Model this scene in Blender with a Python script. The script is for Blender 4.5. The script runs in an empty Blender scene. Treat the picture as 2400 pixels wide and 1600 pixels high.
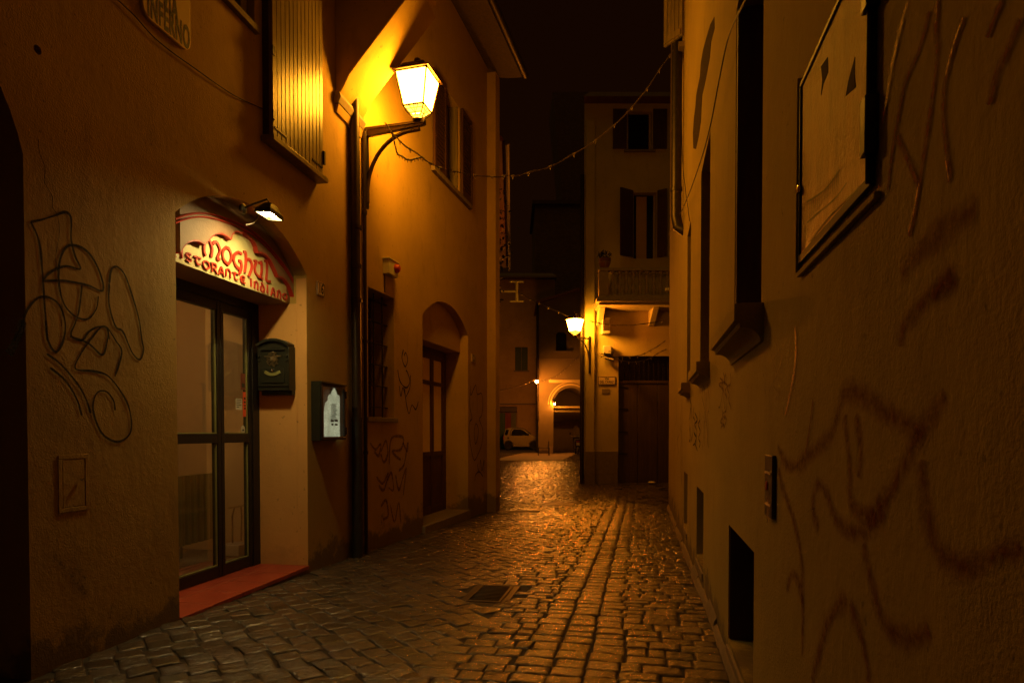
import bpy, bmesh, math, random
from mathutils import noise as mnoise
from mathutils import Vector, Matrix
random.seed(7)
PI = math.pi
sc = bpy.context.scene
COL = sc.collection

# ------------------------------------------------------------------ camera
F = 1500.0; PITCH = math.radians(1.2); HORIZON = 1012.0; EYE = 1.2
YP = HORIZON + F * math.tan(PITCH)
cam = bpy.data.cameras.new('camera'); camo = bpy.data.objects.new('camera', cam); COL.objects.link(camo)
camo.location = (0, 0, EYE); camo.rotation_euler = (PI / 2 - PITCH, 0, 0)
cam.sensor_width = 36; cam.lens = F / 2400 * 36; cam.shift_y = (YP - 800) / 2400
cam.clip_start = 0.05; cam.clip_end = 600
sc.camera = camo

def ray(px, py):
    u = (px - 1200) / F; v = (YP - py) / F
    return Vector((u, math.cos(PITCH) + v * math.sin(PITCH), v * math.cos(PITCH) - math.sin(PITCH)))

def at(px, py, Y):
    d = ray(px, py); k = Y / d.y
    return Vector((d.x * k, Y, EYE + d.z * k))

class Frame:
    """vertical plane: s runs along it, z up, t out towards the street"""
    def __init__(s, ox, oy, dx, dy, nx, ny):
        s.o = Vector((ox, oy, 0)); s.d = Vector((dx, dy, 0)).normalized(); s.n = Vector((nx, ny, 0)).normalized()
    def W(s, a, z, t=0.0):
        p = s.o + s.d * a + s.n * t; return Vector((p.x, p.y, z))
    def hit(s, px, py, off=0.0):
        D = ray(px, py); C = Vector((0, 0, EYE)); P = s.o + s.n * off
        k = s.n.dot(P - C) / s.n.dot(D); q = C + D * k
        return ((q - s.o).dot(s.d), q.z)
    def sx(s, px, off=0.0): return s.hit(px, HORIZON, off)[0]
    def zy(s, px, py, off=0.0): return s.hit(px, py, off)[1]

FA = Frame(-2.837, .5485, 290, 1500, .9818, -.1898)           # restaurant wall
cA = FA.W(6.40, 0)
FB = Frame(cA.x, cA.y, .267, 1, 1, -.267)                      # house with the lantern
FR = Frame(.442, 0, .208, 1, -1, .208)                         # wall on the right
FC = Frame(0, 18.4, 1, 0, 0, -1)                               # balcony house, facing us
FF = Frame(0, 38, 1, 0, 0, -1)                                 # arcade house
FE = Frame(0, 47, 1, 0, 0, -1)                                 # house with the striped shop

def zp(pts, sc_, ox, oy): return [(ox + x / sc_, oy + y / sc_) for x, y in pts]

_g = [(-6, .0), (4, .0), (6.8, -.1), (10, -.17), (12, -.22), (18, -.27), (30, -.18), (45, -.02), (90, 0), (400, 0)]
def ground(x, y):
    for (a, ga), (b, gb) in zip(_g, _g[1:]):
        if y <= b:
            u = min(1, max(0, (y - a) / (b - a))); return ga + (gb - ga) * u
    return 0.0

# ------------------------------------------------------------------ materials
def newmat(name):
    m = bpy.data.materials.new(name); m.use_nodes = True
    nt = m.node_tree; b = nt.nodes['Principled BSDF']; return m, nt, b
def N(nt, t, **kw):
    n = nt.nodes.new(t)
    for k, v in kw.items(): setattr(n, k, v)
    return n
def noise(nt, scale, detail=6, rough=.6, vec=None, stretch=None):
    n = N(nt, 'ShaderNodeTexNoise'); n.inputs['Scale'].default_value = scale
    n.inputs['Detail'].default_value = detail; n.inputs['Roughness'].default_value = rough
    tc = N(nt, 'ShaderNodeNewGeometry')
    if stretch:
        mp = N(nt, 'ShaderNodeMapping'); mp.inputs['Scale'].default_value = stretch
        nt.links.new(tc.outputs['Position'], mp.inputs['Vector']); nt.links.new(mp.outputs['Vector'], n.inputs['Vector'])
    else: nt.links.new(tc.outputs['Position'], n.inputs['Vector'])
    return n
def ramp(nt, src, stops):
    r = N(nt, 'ShaderNodeValToRGB'); e = r.color_ramp.elements
    while len(e) < len(stops): e.new(.5)
    for i, (p, c) in enumerate(stops):
        e[i].position = p; e[i].color = (c, c, c, 1) if isinstance(c, (int, float)) else (*c, 1)
    nt.links.new(src, r.inputs['Fac']); return r
def mixc(nt, fac, a, b, mode='MIX'):
    m = N(nt, 'ShaderNodeMix', data_type='RGBA', blend_type=mode)
    for k, v in ((0, fac), (6, a), (7, b)):
        if hasattr(v, 'links'): nt.links.new(v, m.inputs[k])
        elif k == 0: m.inputs[0].default_value = v
        else: m.inputs[k].default_value = (*v, 1)
    return m.outputs[2]
def bump(nt, b, h, dist, strength=1.0, prev=None):
    n = N(nt, 'ShaderNodeBump'); n.inputs['Distance'].default_value = dist; n.inputs['Strength'].default_value = strength
    nt.links.new(h, n.inputs['Height'])
    if prev: nt.links.new(prev, n.inputs['Normal'])
    if b: nt.links.new(n.outputs[0], b.inputs['Normal'])
    return n.outputs[0]

def plaster(name, col, grain=.004, foot=.75,  stain=(.10, .06, .03), stain_amt=.35, rough=.88, var=.25, gs=90):
    m, nt, b = newmat(name)
    big = noise(nt, .9, 8, .65); mid = noise(nt, 5, 8, .7, stretch=(1, 1, .45)); fine = noise(nt, gs, 3, .55)
    c = mixc(nt, ramp(nt, big.outputs['Fac'], [(.3, 0), (.7, 1)]).outputs[0], col, tuple(x * (1 - var) for x in col))
    c = mixc(nt, ramp(nt, mid.outputs['Fac'], [(.56, 0), (.75, stain_amt)]).outputs[0], c, stain)
    pits = ramp(nt, noise(nt, 26, 2, .5).outputs['Fac'], [(.70, 0), (.76, .55)])
    c = mixc(nt, pits.outputs[0], c, tuple(x * .25 for x in col))
    # damp, dirty foot with a ragged edge of its own
    g = N(nt, 'ShaderNodeNewGeometry'); sp = N(nt, 'ShaderNodeSeparateXYZ'); nt.links.new(g.outputs['Position'], sp.inputs[0])
    ma = N(nt, 'ShaderNodeMath', operation='MULTIPLY_ADD'); ma.inputs[1].default_value = 1.1; ma.inputs[2].default_value = -.38
    nt.links.new(noise(nt, 3.5, 8, .7).outputs['Fac'], ma.inputs[0])
    sb = N(nt, 'ShaderNodeMath', operation='SUBTRACT'); nt.links.new(ma.outputs[0], sb.inputs[0]); nt.links.new(sp.outputs['Z'], sb.inputs[1])
    f = ramp(nt, sb.outputs[0], [(.0, 0), (.12, foot)])
    c = mixc(nt, f.outputs[0], c, (.09, .065, .045))
    nt.links.new(c, b.inputs['Base Color']); b.inputs['Roughness'].default_value = rough
    n1 = bump(nt, None, mid.outputs['Fac'], .010, .5)
    n2 = bump(nt, None, noise(nt, 22, 5, .6).outputs['Fac'], .004, .6, n1)
    gm = N(nt, 'ShaderNodeMath', operation='MULTIPLY'); nt.links.new(fine.outputs['Fac'], gm.inputs[0])
    nt.links.new(ramp(nt, noise(nt, 1.7, 5, .6).outputs['Fac'], [(.38, .15), (.62, 1)]).outputs[0], gm.inputs[1])
    bump(nt, b, gm.outputs[0], grain, 1, n2)
    return m
def simple(name, col, rough=.6, metal=0, var=.25, scale=12, bumpd=.0, spec=None):
    m, nt, b = newmat(name)
    n = noise(nt, scale, 6, .65)
    c = mixc(nt, ramp(nt, n.outputs['Fac'], [(.35, 0), (.7, 1)]).outputs[0], col, tuple(x * (1 - var) for x in col))
    nt.links.new(c, b.inputs['Base Color']); b.inputs['Roughness'].default_value = rough; b.inputs['Metallic'].default_value = metal
    if bumpd: bump(nt, b, noise(nt, scale * 5, 5, .6).outputs['Fac'], bumpd)
    return m
def wood(name, col, rough=.6):
    m, nt, b = newmat(name)
    n = noise(nt, 30, 6, .6, stretch=(1, 1, .06)); n2 = noise(nt, 4, 5, .6)
    c = mixc(nt, ramp(nt, n.outputs['Fac'], [(.35, 0), (.68, 1)]).outputs[0], col, tuple(x * .55 for x in col))
    c = mixc(nt, ramp(nt, n2.outputs['Fac'], [(.5, 0), (.8, .4)]).outputs[0], c, tuple(x * .5 for x in col))
    nt.links.new(c, b.inputs['Base Color']); b.inputs['Roughness'].default_value = rough
    bump(nt, b, n.outputs['Fac'], .0015); return m
def emit(name, col, st):
    m = bpy.data.materials.new(name); m.use_nodes = True; nt = m.node_tree; nt.nodes.clear()
    e = N(nt, 'ShaderNodeEmission'); e.inputs[0].default_value = (*col, 1); e.inputs[1].default_value = st
    o = N(nt, 'ShaderNodeOutputMaterial'); nt.links.new(e.outputs[0], o.inputs[0]); return m
def glass(name, tint=(.9, .9, .86), lo=.16):
    m = bpy.data.materials.new(name); m.use_nodes = True; nt = m.node_tree; nt.nodes.clear()
    t = N(nt, 'ShaderNodeBsdfTransparent'); t.inputs[0].default_value = (*tint, 1)
    g = N(nt, 'ShaderNodeBsdfGlossy'); g.inputs['Roughness'].default_value = .03
    lw = N(nt, 'ShaderNodeLayerWeight'); lw.inputs[0].default_value = .5
    pw = N(nt, 'ShaderNodeMath', operation='POWER'); pw.inputs[1].default_value = 3.5; nt.links.new(lw.outputs['Facing'], pw.inputs[0])
    ma = N(nt, 'ShaderNodeMath', operation='MULTIPLY_ADD'); ma.inputs[1].default_value = .8; ma.inputs[2].default_value = lo
    nt.links.new(pw.outputs[0], ma.inputs[0])
    x = N(nt, 'ShaderNodeMixShader'); nt.links.new(ma.outputs[0], x.inputs[0]); nt.links.new(t.outputs[0], x.inputs[1]); nt.links.new(g.outputs[0], x.inputs[2])
    o = N(nt, 'ShaderNodeOutputMaterial'); nt.links.new(x.outputs[0], o.inputs[0]); return m
def spray(name, col, soft=.5, dens=.9, gs=60, lo=.25, spec=.1, rough=.9):
    """sprayed paint: dense in the middle of the stroke, speckled at its edge (uv.y runs across)"""
    m, nt, b = newmat(name)
    b.inputs['Base Color'].default_value = (*col, 1); b.inputs['Roughness'].default_value = rough; b.inputs['Specular IOR Level'].default_value = spec
    uv = N(nt, 'ShaderNodeUVMap'); sp = N(nt, 'ShaderNodeSeparateXYZ'); nt.links.new(uv.outputs[0], sp.inputs[0])
    a = N(nt, 'ShaderNodeMath', operation='SUBTRACT'); a.inputs[1].default_value = .5; nt.links.new(sp.outputs['Y'], a.inputs[0])
    ab = N(nt, 'ShaderNodeMath', operation='ABSOLUTE'); nt.links.new(a.outputs[0], ab.inputs[0])
    e = ramp(nt, ab.outputs[0], [(.5 - soft * .5, dens), (.5, 0)])
    ns = noise(nt, gs, 4, .7); rr = ramp(nt, ns.outputs['Fac'], [(.38, lo), (.6, 1)])
    mu = N(nt, 'ShaderNodeMath', operation='MULTIPLY'); nt.links.new(e.outputs[0], mu.inputs[0]); nt.links.new(rr.outputs[0], mu.inputs[1])
    nt.links.new(mu.outputs[0], b.inputs['Alpha'])
    bump(nt, b, noise(nt, 90, 3, .55).outputs['Fac'], .004)
    return m

M = {}
M['wallA'] = plaster('ochre_plaster', (.45, .29, .058), .004, gs=110)
M['wallB'] = plaster('orange_plaster', (.52, .34, .065), .003, gs=90)
M['wallR'] = plaster('yellow_plaster', (.42, .31, .075), .003, stain_amt=.25, gs=100)
M['wallC'] = plaster('pale_plaster', (.60, .48, .18), .003)
M['wallF'] = plaster('amber_plaster', (.20, .15, .055), .003)
M['wallE'] = plaster('rust_plaster', (.60, .38, .14), .003)
M['sidewall'] = plaster('dark_plaster', (.10, .065, .03), .003)  # even dark brown base colour
M['jamb'] = plaster('smooth_plaster', (.64, .34, .10), .002, foot=.15, stain_amt=.12, var=.12)
M['cream'] = simple('cream_paint', (.50, .45, .21), .6, var=.08, bumpd=.001)
M['panel'] = simple('sand_paint', (.25, .15, .075), .65, var=.12, bumpd=.0015)
M['red'] = simple('red_paint', (.42, .03, .012), .45, var=.15)
M['brown'] = simple('brown_paint', (.06, .026, .012), .5)
M['black'] = simple('black_metal', (.022, .017, .013), .42, .3, bumpd=.0006)
M['darkgreen'] = simple('green_black_metal', (.028, .032, .022), .42, .5, bumpd=.0008)
M['pipe'] = simple('pipe_metal', (.055, .036, .02), .45, .5, bumpd=.0008)
M['pewter'] = simple('worn_pewter', (.20, .16, .09), .35, .7)
M['iron'] = simple('cast_iron', (.07, .06, .05), .45, .8, bumpd=.001)
M['wood_sh'] = wood('shutter_wood', (.27, .21, .09), .33)
M['wood_dk'] = wood('dark_wood', (.10, .04, .02), .55)
M['wood_gr'] = wood('garage_wood', (.085, .048, .02), .6)
M['gmar'] = spray('maroon_tag', (.26, .055, .012), .7, .9, 60, .5, .15, .8)
M['green_sh'] = wood('green_shutter', (.07, .10, .045), .6)
M['stone'] = simple('sill_stone', (.24, .18, .12), .75, bumpd=.002)
M['balstone'] = simple('balcony_stone', (.46, .38, .20), .75, bumpd=.002)
M['marble'] = simple('sign_marble', (.72, .56, .38), .5, var=.12)
M['ink'] = simple('sign_ink', (.035, .03, .02), .6)
M['tile'] = simple('terracotta_tile', (.34, .055, .028), .38, var=.25, scale=5, bumpd=.001)
M['grout'] = simple('tile_grout', (.30, .15, .09), .8)
M['room'] = simple('room_paint', (.82, .62, .36), .8, var=.06)
M['radiator'] = simple('radiator_enamel', (.26, .22, .09), .4, var=.08)
M['white'] = simple('white_paint', (.6, .58, .5), .5, var=.08)
M['chrome'] = simple('chrome', (.6, .58, .55), .15, 1, var=.05)
M['glass'] = glass('clear_glass')
M['dkglass'] = simple('dark_glass', (.010, .008, .006), .12, var=.3)
M['sock'] = simple('cable_rubber', (.03, .022, .015), .55)
M['garland'] = simple('garland_cord', (.16, .12, .08), .4)
M['bulbglass'] = simple('unlit_bulb', (.55, .45, .3), .2, var=.05)
M['rooftile'] = simple('roof_tiles', (.20, .09, .05), .8, scale=3, bumpd=.01)
M['eave'] = wood('eave_wood', (.11, .07, .035), .7)
M['ivy'] = simple('ivy_leaf', (.012, .013, .005), .7, var=.5)
M['orange_st'] = simple('orange_sticker', (.75, .10, .03), .5, var=.05)
M['paper'] = simple('paper', (.55, .5, .4), .6, var=.1)
M['carpaint'] = simple('car_paint', (.36, .27, .12), .25, .3, var=.05)
M['tyre'] = simple('tyre_rubber', (.015, .013, .012), .8)
M['hole'] = simple('hole_dark', (.03, .012, .006), .95)
M['rough'] = simple('bare_masonry', (.075, .045, .022), .95, scale=30, bumpd=.02, var=.6)
M['s_red'] = simple('stripe_red', (.34, .05, .02), .6); M['s_green'] = simple('stripe_green', (.07, .14, .04), .6)
M['s_yel'] = simple('stripe_olive', (.22, .22, .07), .6); M['s_brown'] = simple('stripe_brown', (.20, .055, .025), .6)
M['gblack'] = spray('black_spray', (.03, .026, .012), .3, .95, 60, .85)
M['gsoft'] = spray('soft_scuff', (.03, .022, .012), 1.0, .55, 40, .0)
M['gred'] = spray('red_spray', (.17, .028, .012), .5, .8)
M['gwide'] = spray('maroon_spray', (.24, .05, .012), .9, .62, 45, .3, .08, .9)
M['gglint'] = spray('copper_glint_spray', (.80, .26, .06), .8, 1.0, 80, .15, .5, .5)  # copper strokes, lamp glints on the glossy paint put into the pale colour
M['gwhite'] = spray('chalk_scratch', (.4, .25, .14), .6, .7)
SOD = (1.0, .375, .018); SOD2 = (1.0, .25, .012)
M['lamp'] = emit('sodium_lamp_glow', SOD, 175)
M['lamp_fwd'] = emit('sodium_lamp_glow_forward', SOD, 150)
M['lamp2f'] = emit('sodium_lamp_glow_front', SOD2, 400)
M['lamp_wall'] = emit('sodium_lamp_glow_house_side', SOD, 120)
M['lamp_side'] = emit('sodium_lamp_glow_side', SOD, 98)
M['lamp2'] = emit('sodium_lamp_glow_strong', SOD, 200)
M['basket'] = emit('basket_glow', SOD, 14)
M['bulb'] = emit('small_sodium_bulb', (1, .28, .03), 2300)
M['archbulb'] = emit('arcade_bulb', (1, .30, .03), 600)
M['roomfill'] = emit('added_fill_glow', (1.0, .68, .30), 15)  # glow of the added fill inside the vestibule
M['flood'] = emit('flood_glow', (1.0, .72, .27), 450)

def brick_mat():
    m, nt, b = newmat('tower_brick')
    tc = N(nt, 'ShaderNodeTexCoord'); br = N(nt, 'ShaderNodeTexBrick')
    mp = N(nt, 'ShaderNodeMapping'); mp.inputs['Rotation'].default_value = (PI / 2, 0, 0)
    nt.links.new(tc.outputs['Object'], mp.inputs[0]); nt.links.new(mp.outputs[0], br.inputs[0])
    br.inputs['Scale'].default_value = 1.6
    br.inputs['Color1'].default_value = (.32, .15, .07, 1); br.inputs['Color2'].default_value = (.20, .09, .045, 1); br.inputs['Mortar'].default_value = (.3, .22, .14, 1)
    nt.links.new(br.outputs[0], b.inputs[0]); b.inputs['Roughness'].default_value = .9; return m
M['brick'] = brick_mat()

def cobble_mat():
    m, nt, b = newmat('cobble_stone')
    at_ = N(nt, 'ShaderNodeAttribute'); at_.attribute_name = 'tone'
    n1 = noise(nt, 14, 7, .65); n2 = noise(nt, 60, 5, .6)
    c = mixc(nt, at_.outputs['Fac'], (.034, .028, .023), (.115, .090, .074))
    c = mixc(nt, ramp(nt, n1.outputs['Fac'], [(.4, 0), (.7, .6)]).outputs[0], c, (.04, .032, .026))
    sp = ramp(nt, n2.outputs['Fac'], [(.62, 0), (.72, .5)])
    c = mixc(nt, sp.outputs[0], c, (.20, .16, .12))
    nt.links.new(c, b.inputs['Base Color'])
    r = ramp(nt, n1.outputs['Fac'], [(.3, .09), (.7, .24)]); nt.links.new(r.outputs[0], b.inputs['Roughness'])
    b.inputs['Specular IOR Level'].default_value = .9
    p = bump(nt, None, noise(nt, 19, 6, .62).outputs['Fac'], .014, 1)
    bump(nt, b, noise(nt, 75, 5, .65).outputs['Fac'], .0025, 1, p)
    return m
M['cobble'] = cobble_mat()
M['mortar'] = simple('joint_sand', (.05, .04, .03), .95, scale=60, bumpd=.004, var=.5)
def farroad_mat():
    m, nt, b = newmat('distant_setts')
    g = N(nt, 'ShaderNodeNewGeometry'); br = N(nt, 'ShaderNodeTexBrick'); nt.links.new(g.outputs['Position'], br.inputs[0])
    br.inputs['Scale'].default_value = 1; br.inputs['Brick Width'].default_value = .19; br.inputs['Row Height'].default_value = .13
    br.inputs['Mortar Size'].default_value = .01
    br.inputs['Color1'].default_value = (.2, .16, .12, 1); br.inputs['Color2'].default_value = (.12, .1, .08, 1); br.inputs['Mortar'].default_value = (.03, .025, .02, 1)
    nt.links.new(br.outputs[0], b.inputs[0]); b.inputs['Roughness'].default_value = .3
    inv = N(nt, 'ShaderNodeMath', operation='SUBTRACT'); inv.inputs[0].default_value = 1; nt.links.new(br.outputs['Fac'], inv.inputs[1])
    p = bump(nt, None, inv.outputs[0], .012); bump(nt, b, noise(nt, 9, 5, .6).outputs['Fac'], .02, 1, p); return m
M['farroad'] = farroad_mat()

# ------------------------------------------------------------------ mesh builder
class MB:
    def __init__(s): s.v = []; s.f = []; s.uv = {}
    def quadbox(s, c):        # 8 corners: bottom 0-3, top 4-7
        i = len(s.v); s.v += [Vector(p) for p in c]
        s.f += [tuple(i + k for k in q) for q in ((0, 3, 2, 1), (4, 5, 6, 7), (0, 1, 5, 4), (1, 2, 6, 5), (2, 3, 7, 6), (3, 0, 4, 7))]; return s
    def box(s, fr, s0, s1, z0, z1, t0, t1):
        return s.quadbox([fr.W(s0, z0, t0), fr.W(s1, z0, t0), fr.W(s1, z0, t1), fr.W(s0, z0, t1),
                          fr.W(s0, z1, t0), fr.W(s1, z1, t0), fr.W(s1, z1, t1), fr.W(s0, z1, t1)])
    def wbox(s, x0, x1, y0, y1, z0, z1):
        return s.quadbox([(x0, y0, z0), (x1, y0, z0), (x1, y1, z0), (x0, y1, z0), (x0, y0, z1), (x1, y0, z1), (x1, y1, z1), (x0, y1, z1)])
    def prism(s, fr, poly, t0, t1):
        i = len(s.v); n = len(poly)
        s.v += [fr.W(a, z, t0) for a, z in poly] + [fr.W(a, z, t1) for a, z in poly]
        s.f.append(tuple(range(i + n - 1, i - 1, -1))); s.f.append(tuple(range(i + n, i + 2 * n)))
        for k in range(n):
            l = (k + 1) % n; s.f.append((i + k, i + l, i + n + l, i + n + k))
        return s
    def tube(s, pts, r, n=8, caps=True):
        pts = [Vector(p) for p in pts]; i0 = len(s.v); m = len(pts)
        rr = r if isinstance(r, (list, tuple)) else [r] * m; up = None
        for k, p in enumerate(pts):
            d = (pts[min(k + 1, m - 1)] - pts[max(k - 1, 0)]).normalized()
            if up is None:
                up = Vector((0, 0, 1)) if abs(d.z) < .9 else Vector((1, 0, 0))
            a = d.cross(up).normalized(); b = a.cross(d).normalized(); up = b
            for j in range(n):
                q = 2 * PI * j / n; s.v.append(p + (a * math.cos(q) + b * math.sin(q)) * rr[k])
        for k in range(m - 1):
            for j in range(n):
                l = (j + 1) % n; s.f.append((i0 + k * n + j, i0 + k * n + l, i0 + (k + 1) * n + l, i0 + (k + 1) * n + j))
        if caps:
            s.f.append(tuple(i0 + j for j in range(n - 1, -1, -1))); s.f.append(tuple(i0 + (m - 1) * n + j for j in range(n)))
        return s
    def lathe(s, c, prof, n=16, axis=Vector((0, 0, 1)), a0=0):
        c = Vector(c); axis = axis.normalized(); a = axis.orthogonal().normalized(); b = axis.cross(a); i0 = len(s.v)
        for r, h in prof:
            for j in range(n):
                q = a0 + 2 * PI * j / n; s.v.append(c + axis * h + (a * math.cos(q) + b * math.sin(q)) * max(r, 1e-4))
        for k in range(len(prof) - 1):
            for j in range(n):
                l = (j + 1) % n; s.f.append((i0 + k * n + j, i0 + k * n + l, i0 + (k + 1) * n + l, i0 + (k + 1) * n + j))
        s.f.append(tuple(i0 + j for j in range(n - 1, -1, -1))); k = len(prof) - 1
        s.f.append(tuple(i0 + k * n + j for j in range(n))); return s
    def ribbon(s, fr, pts, w, t0, t1=None, smooth=True, taper=True, rag=0):
        """flat stroke on a wall through (s,z) points; uv.y across it"""
        if smooth: pts = catmull(pts)
        m = len(pts); i0 = len(s.v); L = 0; uvs = []
        for k, (a, z) in enumerate(pts):
            p = pts[max(k - 1, 0)]; q = pts[min(k + 1, m - 1)]
            dx, dz = q[0] - p[0], q[1] - p[1]; l = math.hypot(dx, dz) or 1e-6; nx, nz = -dz / l, dx / l
            ww = w / 2 * (1 + rag * random.uniform(-1, 1)) * (.92 + .5 * mnoise.noise(Vector((a * 9, z * 9, w * 50))) if t1 is None else 1)
            if taper and k in (0, m - 1): ww *= .5
            s.v.append(fr.W(a + nx * ww, z + nz * ww, t0)); s.v.append(fr.W(a - nx * ww, z - nz * ww, t0))
            if t1 is not None:
                s.v.append(fr.W(a + nx * ww, z + nz * ww, t1)); s.v.append(fr.W(a - nx * ww, z - nz * ww, t1))
            L += l
        st = 2 if t1 is None else 4
        for k in range(m - 1):
            a = i0 + k * st; b = a + st
            if t1 is None:
                s.uv[len(s.f)] = [(0, 0), (0, 1), (1, 1), (1, 0)]; s.f.append((a, a + 1, b + 1, b))
            else:
                s.f += [(a + 2, a + 3, b + 3, b + 2), (a, a + 2, b + 2, b), (a + 1, b + 1, b + 3, a + 3), (a, b, b + 1, a + 1)]
        if t1 is not None:
            s.f.append((i0, i0 + 1, i0 + 3, i0 + 2)); e = i0 + (m - 1) * 4; s.f.append((e, e + 2, e + 3, e + 1))
        return s
    def build(s, name, mat, parent=None, bevel=0, smooth=35, recalc=True, **kw):
        me = bpy.data.meshes.new(name); off = parent['_loc'] if parent is not None and '_loc' in parent else None
        o3 = Vector(off) if off else Vector((0, 0, 0))
        me.from_pydata([tuple(v - o3) for v in s.v], [], s.f)
        if s.uv:
            ul = me.uv_layers.new(name='UVMap')
            for fi, p in enumerate(me.polygons):
                if fi in s.uv:
                    for li, c in zip(p.loop_indices, s.uv[fi]): ul.data[li].uv = c
        if recalc and not s.uv:
            bm = bmesh.new(); bm.from_mesh(me); bmesh.ops.recalc_face_normals(bm, faces=bm.faces); bm.to_mesh(me); bm.free()
        me.materials.append(mat)
        for p in me.polygons: p.use_smooth = True
        me.set_sharp_from_angle(angle=math.radians(smooth))
        o = bpy.data.objects.new(name, me); COL.objects.link(o)
        if parent is not None: o.parent = parent; o['_loc'] = off if off else (0., 0., 0.)
        if bevel:
            b = o.modifiers.new('bevel', 'BEVEL'); b.width = bevel; b.segments = 2; b.limit_method = 'ANGLE'; b.angle_limit = math.radians(50)
        for k, v in kw.items(): o[k] = v
        return o

def catmull(pts, n=7):
    if len(pts) < 3: return pts
    out = []; P = [pts[0]] + list(pts) + [pts[-1]]
    for i in range(1, len(P) - 2):
        p0, p1, p2, p3 = P[i - 1:i + 3]
        for j in range(n):
            t = j / n
            out.append(tuple(.5 * (2 * p1[k] + (p2[k] - p0[k]) * t + (2 * p0[k] - 5 * p1[k] + 4 * p2[k] - p3[k]) * t * t + (3 * p1[k] - p0[k] - 3 * p2[k] + p3[k]) * t ** 3) for k in range(len(p1))))
    out.append(tuple(pts[-1])); return out

def thing(name, label, cat, loc, group=None):
    o = bpy.data.objects.new(name, None); COL.objects.link(o); o.location = loc; o.empty_display_size = .1
    o['label'] = label; o['category'] = cat; o['_loc'] = tuple(loc)
    if group: o['group'] = group
    return o
def tag(o, label, cat, group=None):
    o['label'] = label; o['category'] = cat
    if group: o['group'] = group
    return o
def rebase(o, loc):
    """move a single-mesh thing's origin to its base"""
    l = Vector(loc); o.data.transform(Matrix.Translation(-l)); o.location = l; return o

def boolean(mb, cutters):
    def tmp(m):
        me = bpy.data.meshes.new('t'); me.from_pydata([tuple(v) for v in m.v], [], m.f)
        bm = bmesh.new(); bm.from_mesh(me); bmesh.ops.recalc_face_normals(bm, faces=bm.faces); bm.to_mesh(me); bm.free()
        o = bpy.data.objects.new('t', me); COL.objects.link(o); return o
    a = tmp(mb); cs = [tmp(c) for c in cutters]
    for c in cs:
        m = a.modifiers.new('b', 'BOOLEAN'); m.operation = 'DIFFERENCE'; m.object = c; m.solver = 'EXACT'
    dg = bpy.context.evaluated_depsgraph_get(); dg.update()
    me = bpy.data.meshes.new_from_object(a.evaluated_get(dg))
    out = MB(); out.v = [v.co.copy() for v in me.vertices]; out.f = [tuple(p.vertices) for p in me.polygons]
    for o in [a] + cs: bpy.data.objects.remove(o)
    return out

def text_mb(body, fr, s, z, t, size, sx=1.0, depth=.001, mb=None, space=1.0, slope=0.0, bold=.03):
    cu = bpy.data.curves.new('t', 'FONT'); cu.body = body; cu.size = size; cu.align_x = 'CENTER'; cu.align_y = 'CENTER'; cu.extrude = depth; cu.space_character = space
    cu.offset = size * bold
    o = bpy.data.objects.new('t', cu); COL.objects.link(o)
    dg = bpy.context.evaluated_depsgraph_get(); dg.update(); me = bpy.data.meshes.new_from_object(o.evaluated_get(dg))
    mb = mb or MB(); i = len(mb.v)
    mb.v += [fr.W(s + v.co.x * sx, z + v.co.y + slope * v.co.x, t + v.co.z) for v in me.vertices]
    mb.f += [tuple(i + k for k in p.vertices) for p in me.polygons]
    bpy.data.objects.remove(o); return mb

def arc_poly(s0, s1, z0, zspring, zapex, n=20):
    """opening outline with a segmental arch"""
    c = (s0 + s1) / 2; h = (s1 - s0) / 2; r = zapex - zspring; R = (h * h + r * r) / (2 * r); zc = zapex - R
    a = math.asin(min(1, h / R)); P = [(s0, z0), (s1, z0)]
    for i in range(n + 1):
        q = a - 2 * a * i / n; P.append((c + R * math.sin(q), zc + R * math.cos(q)))
    return P

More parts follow.
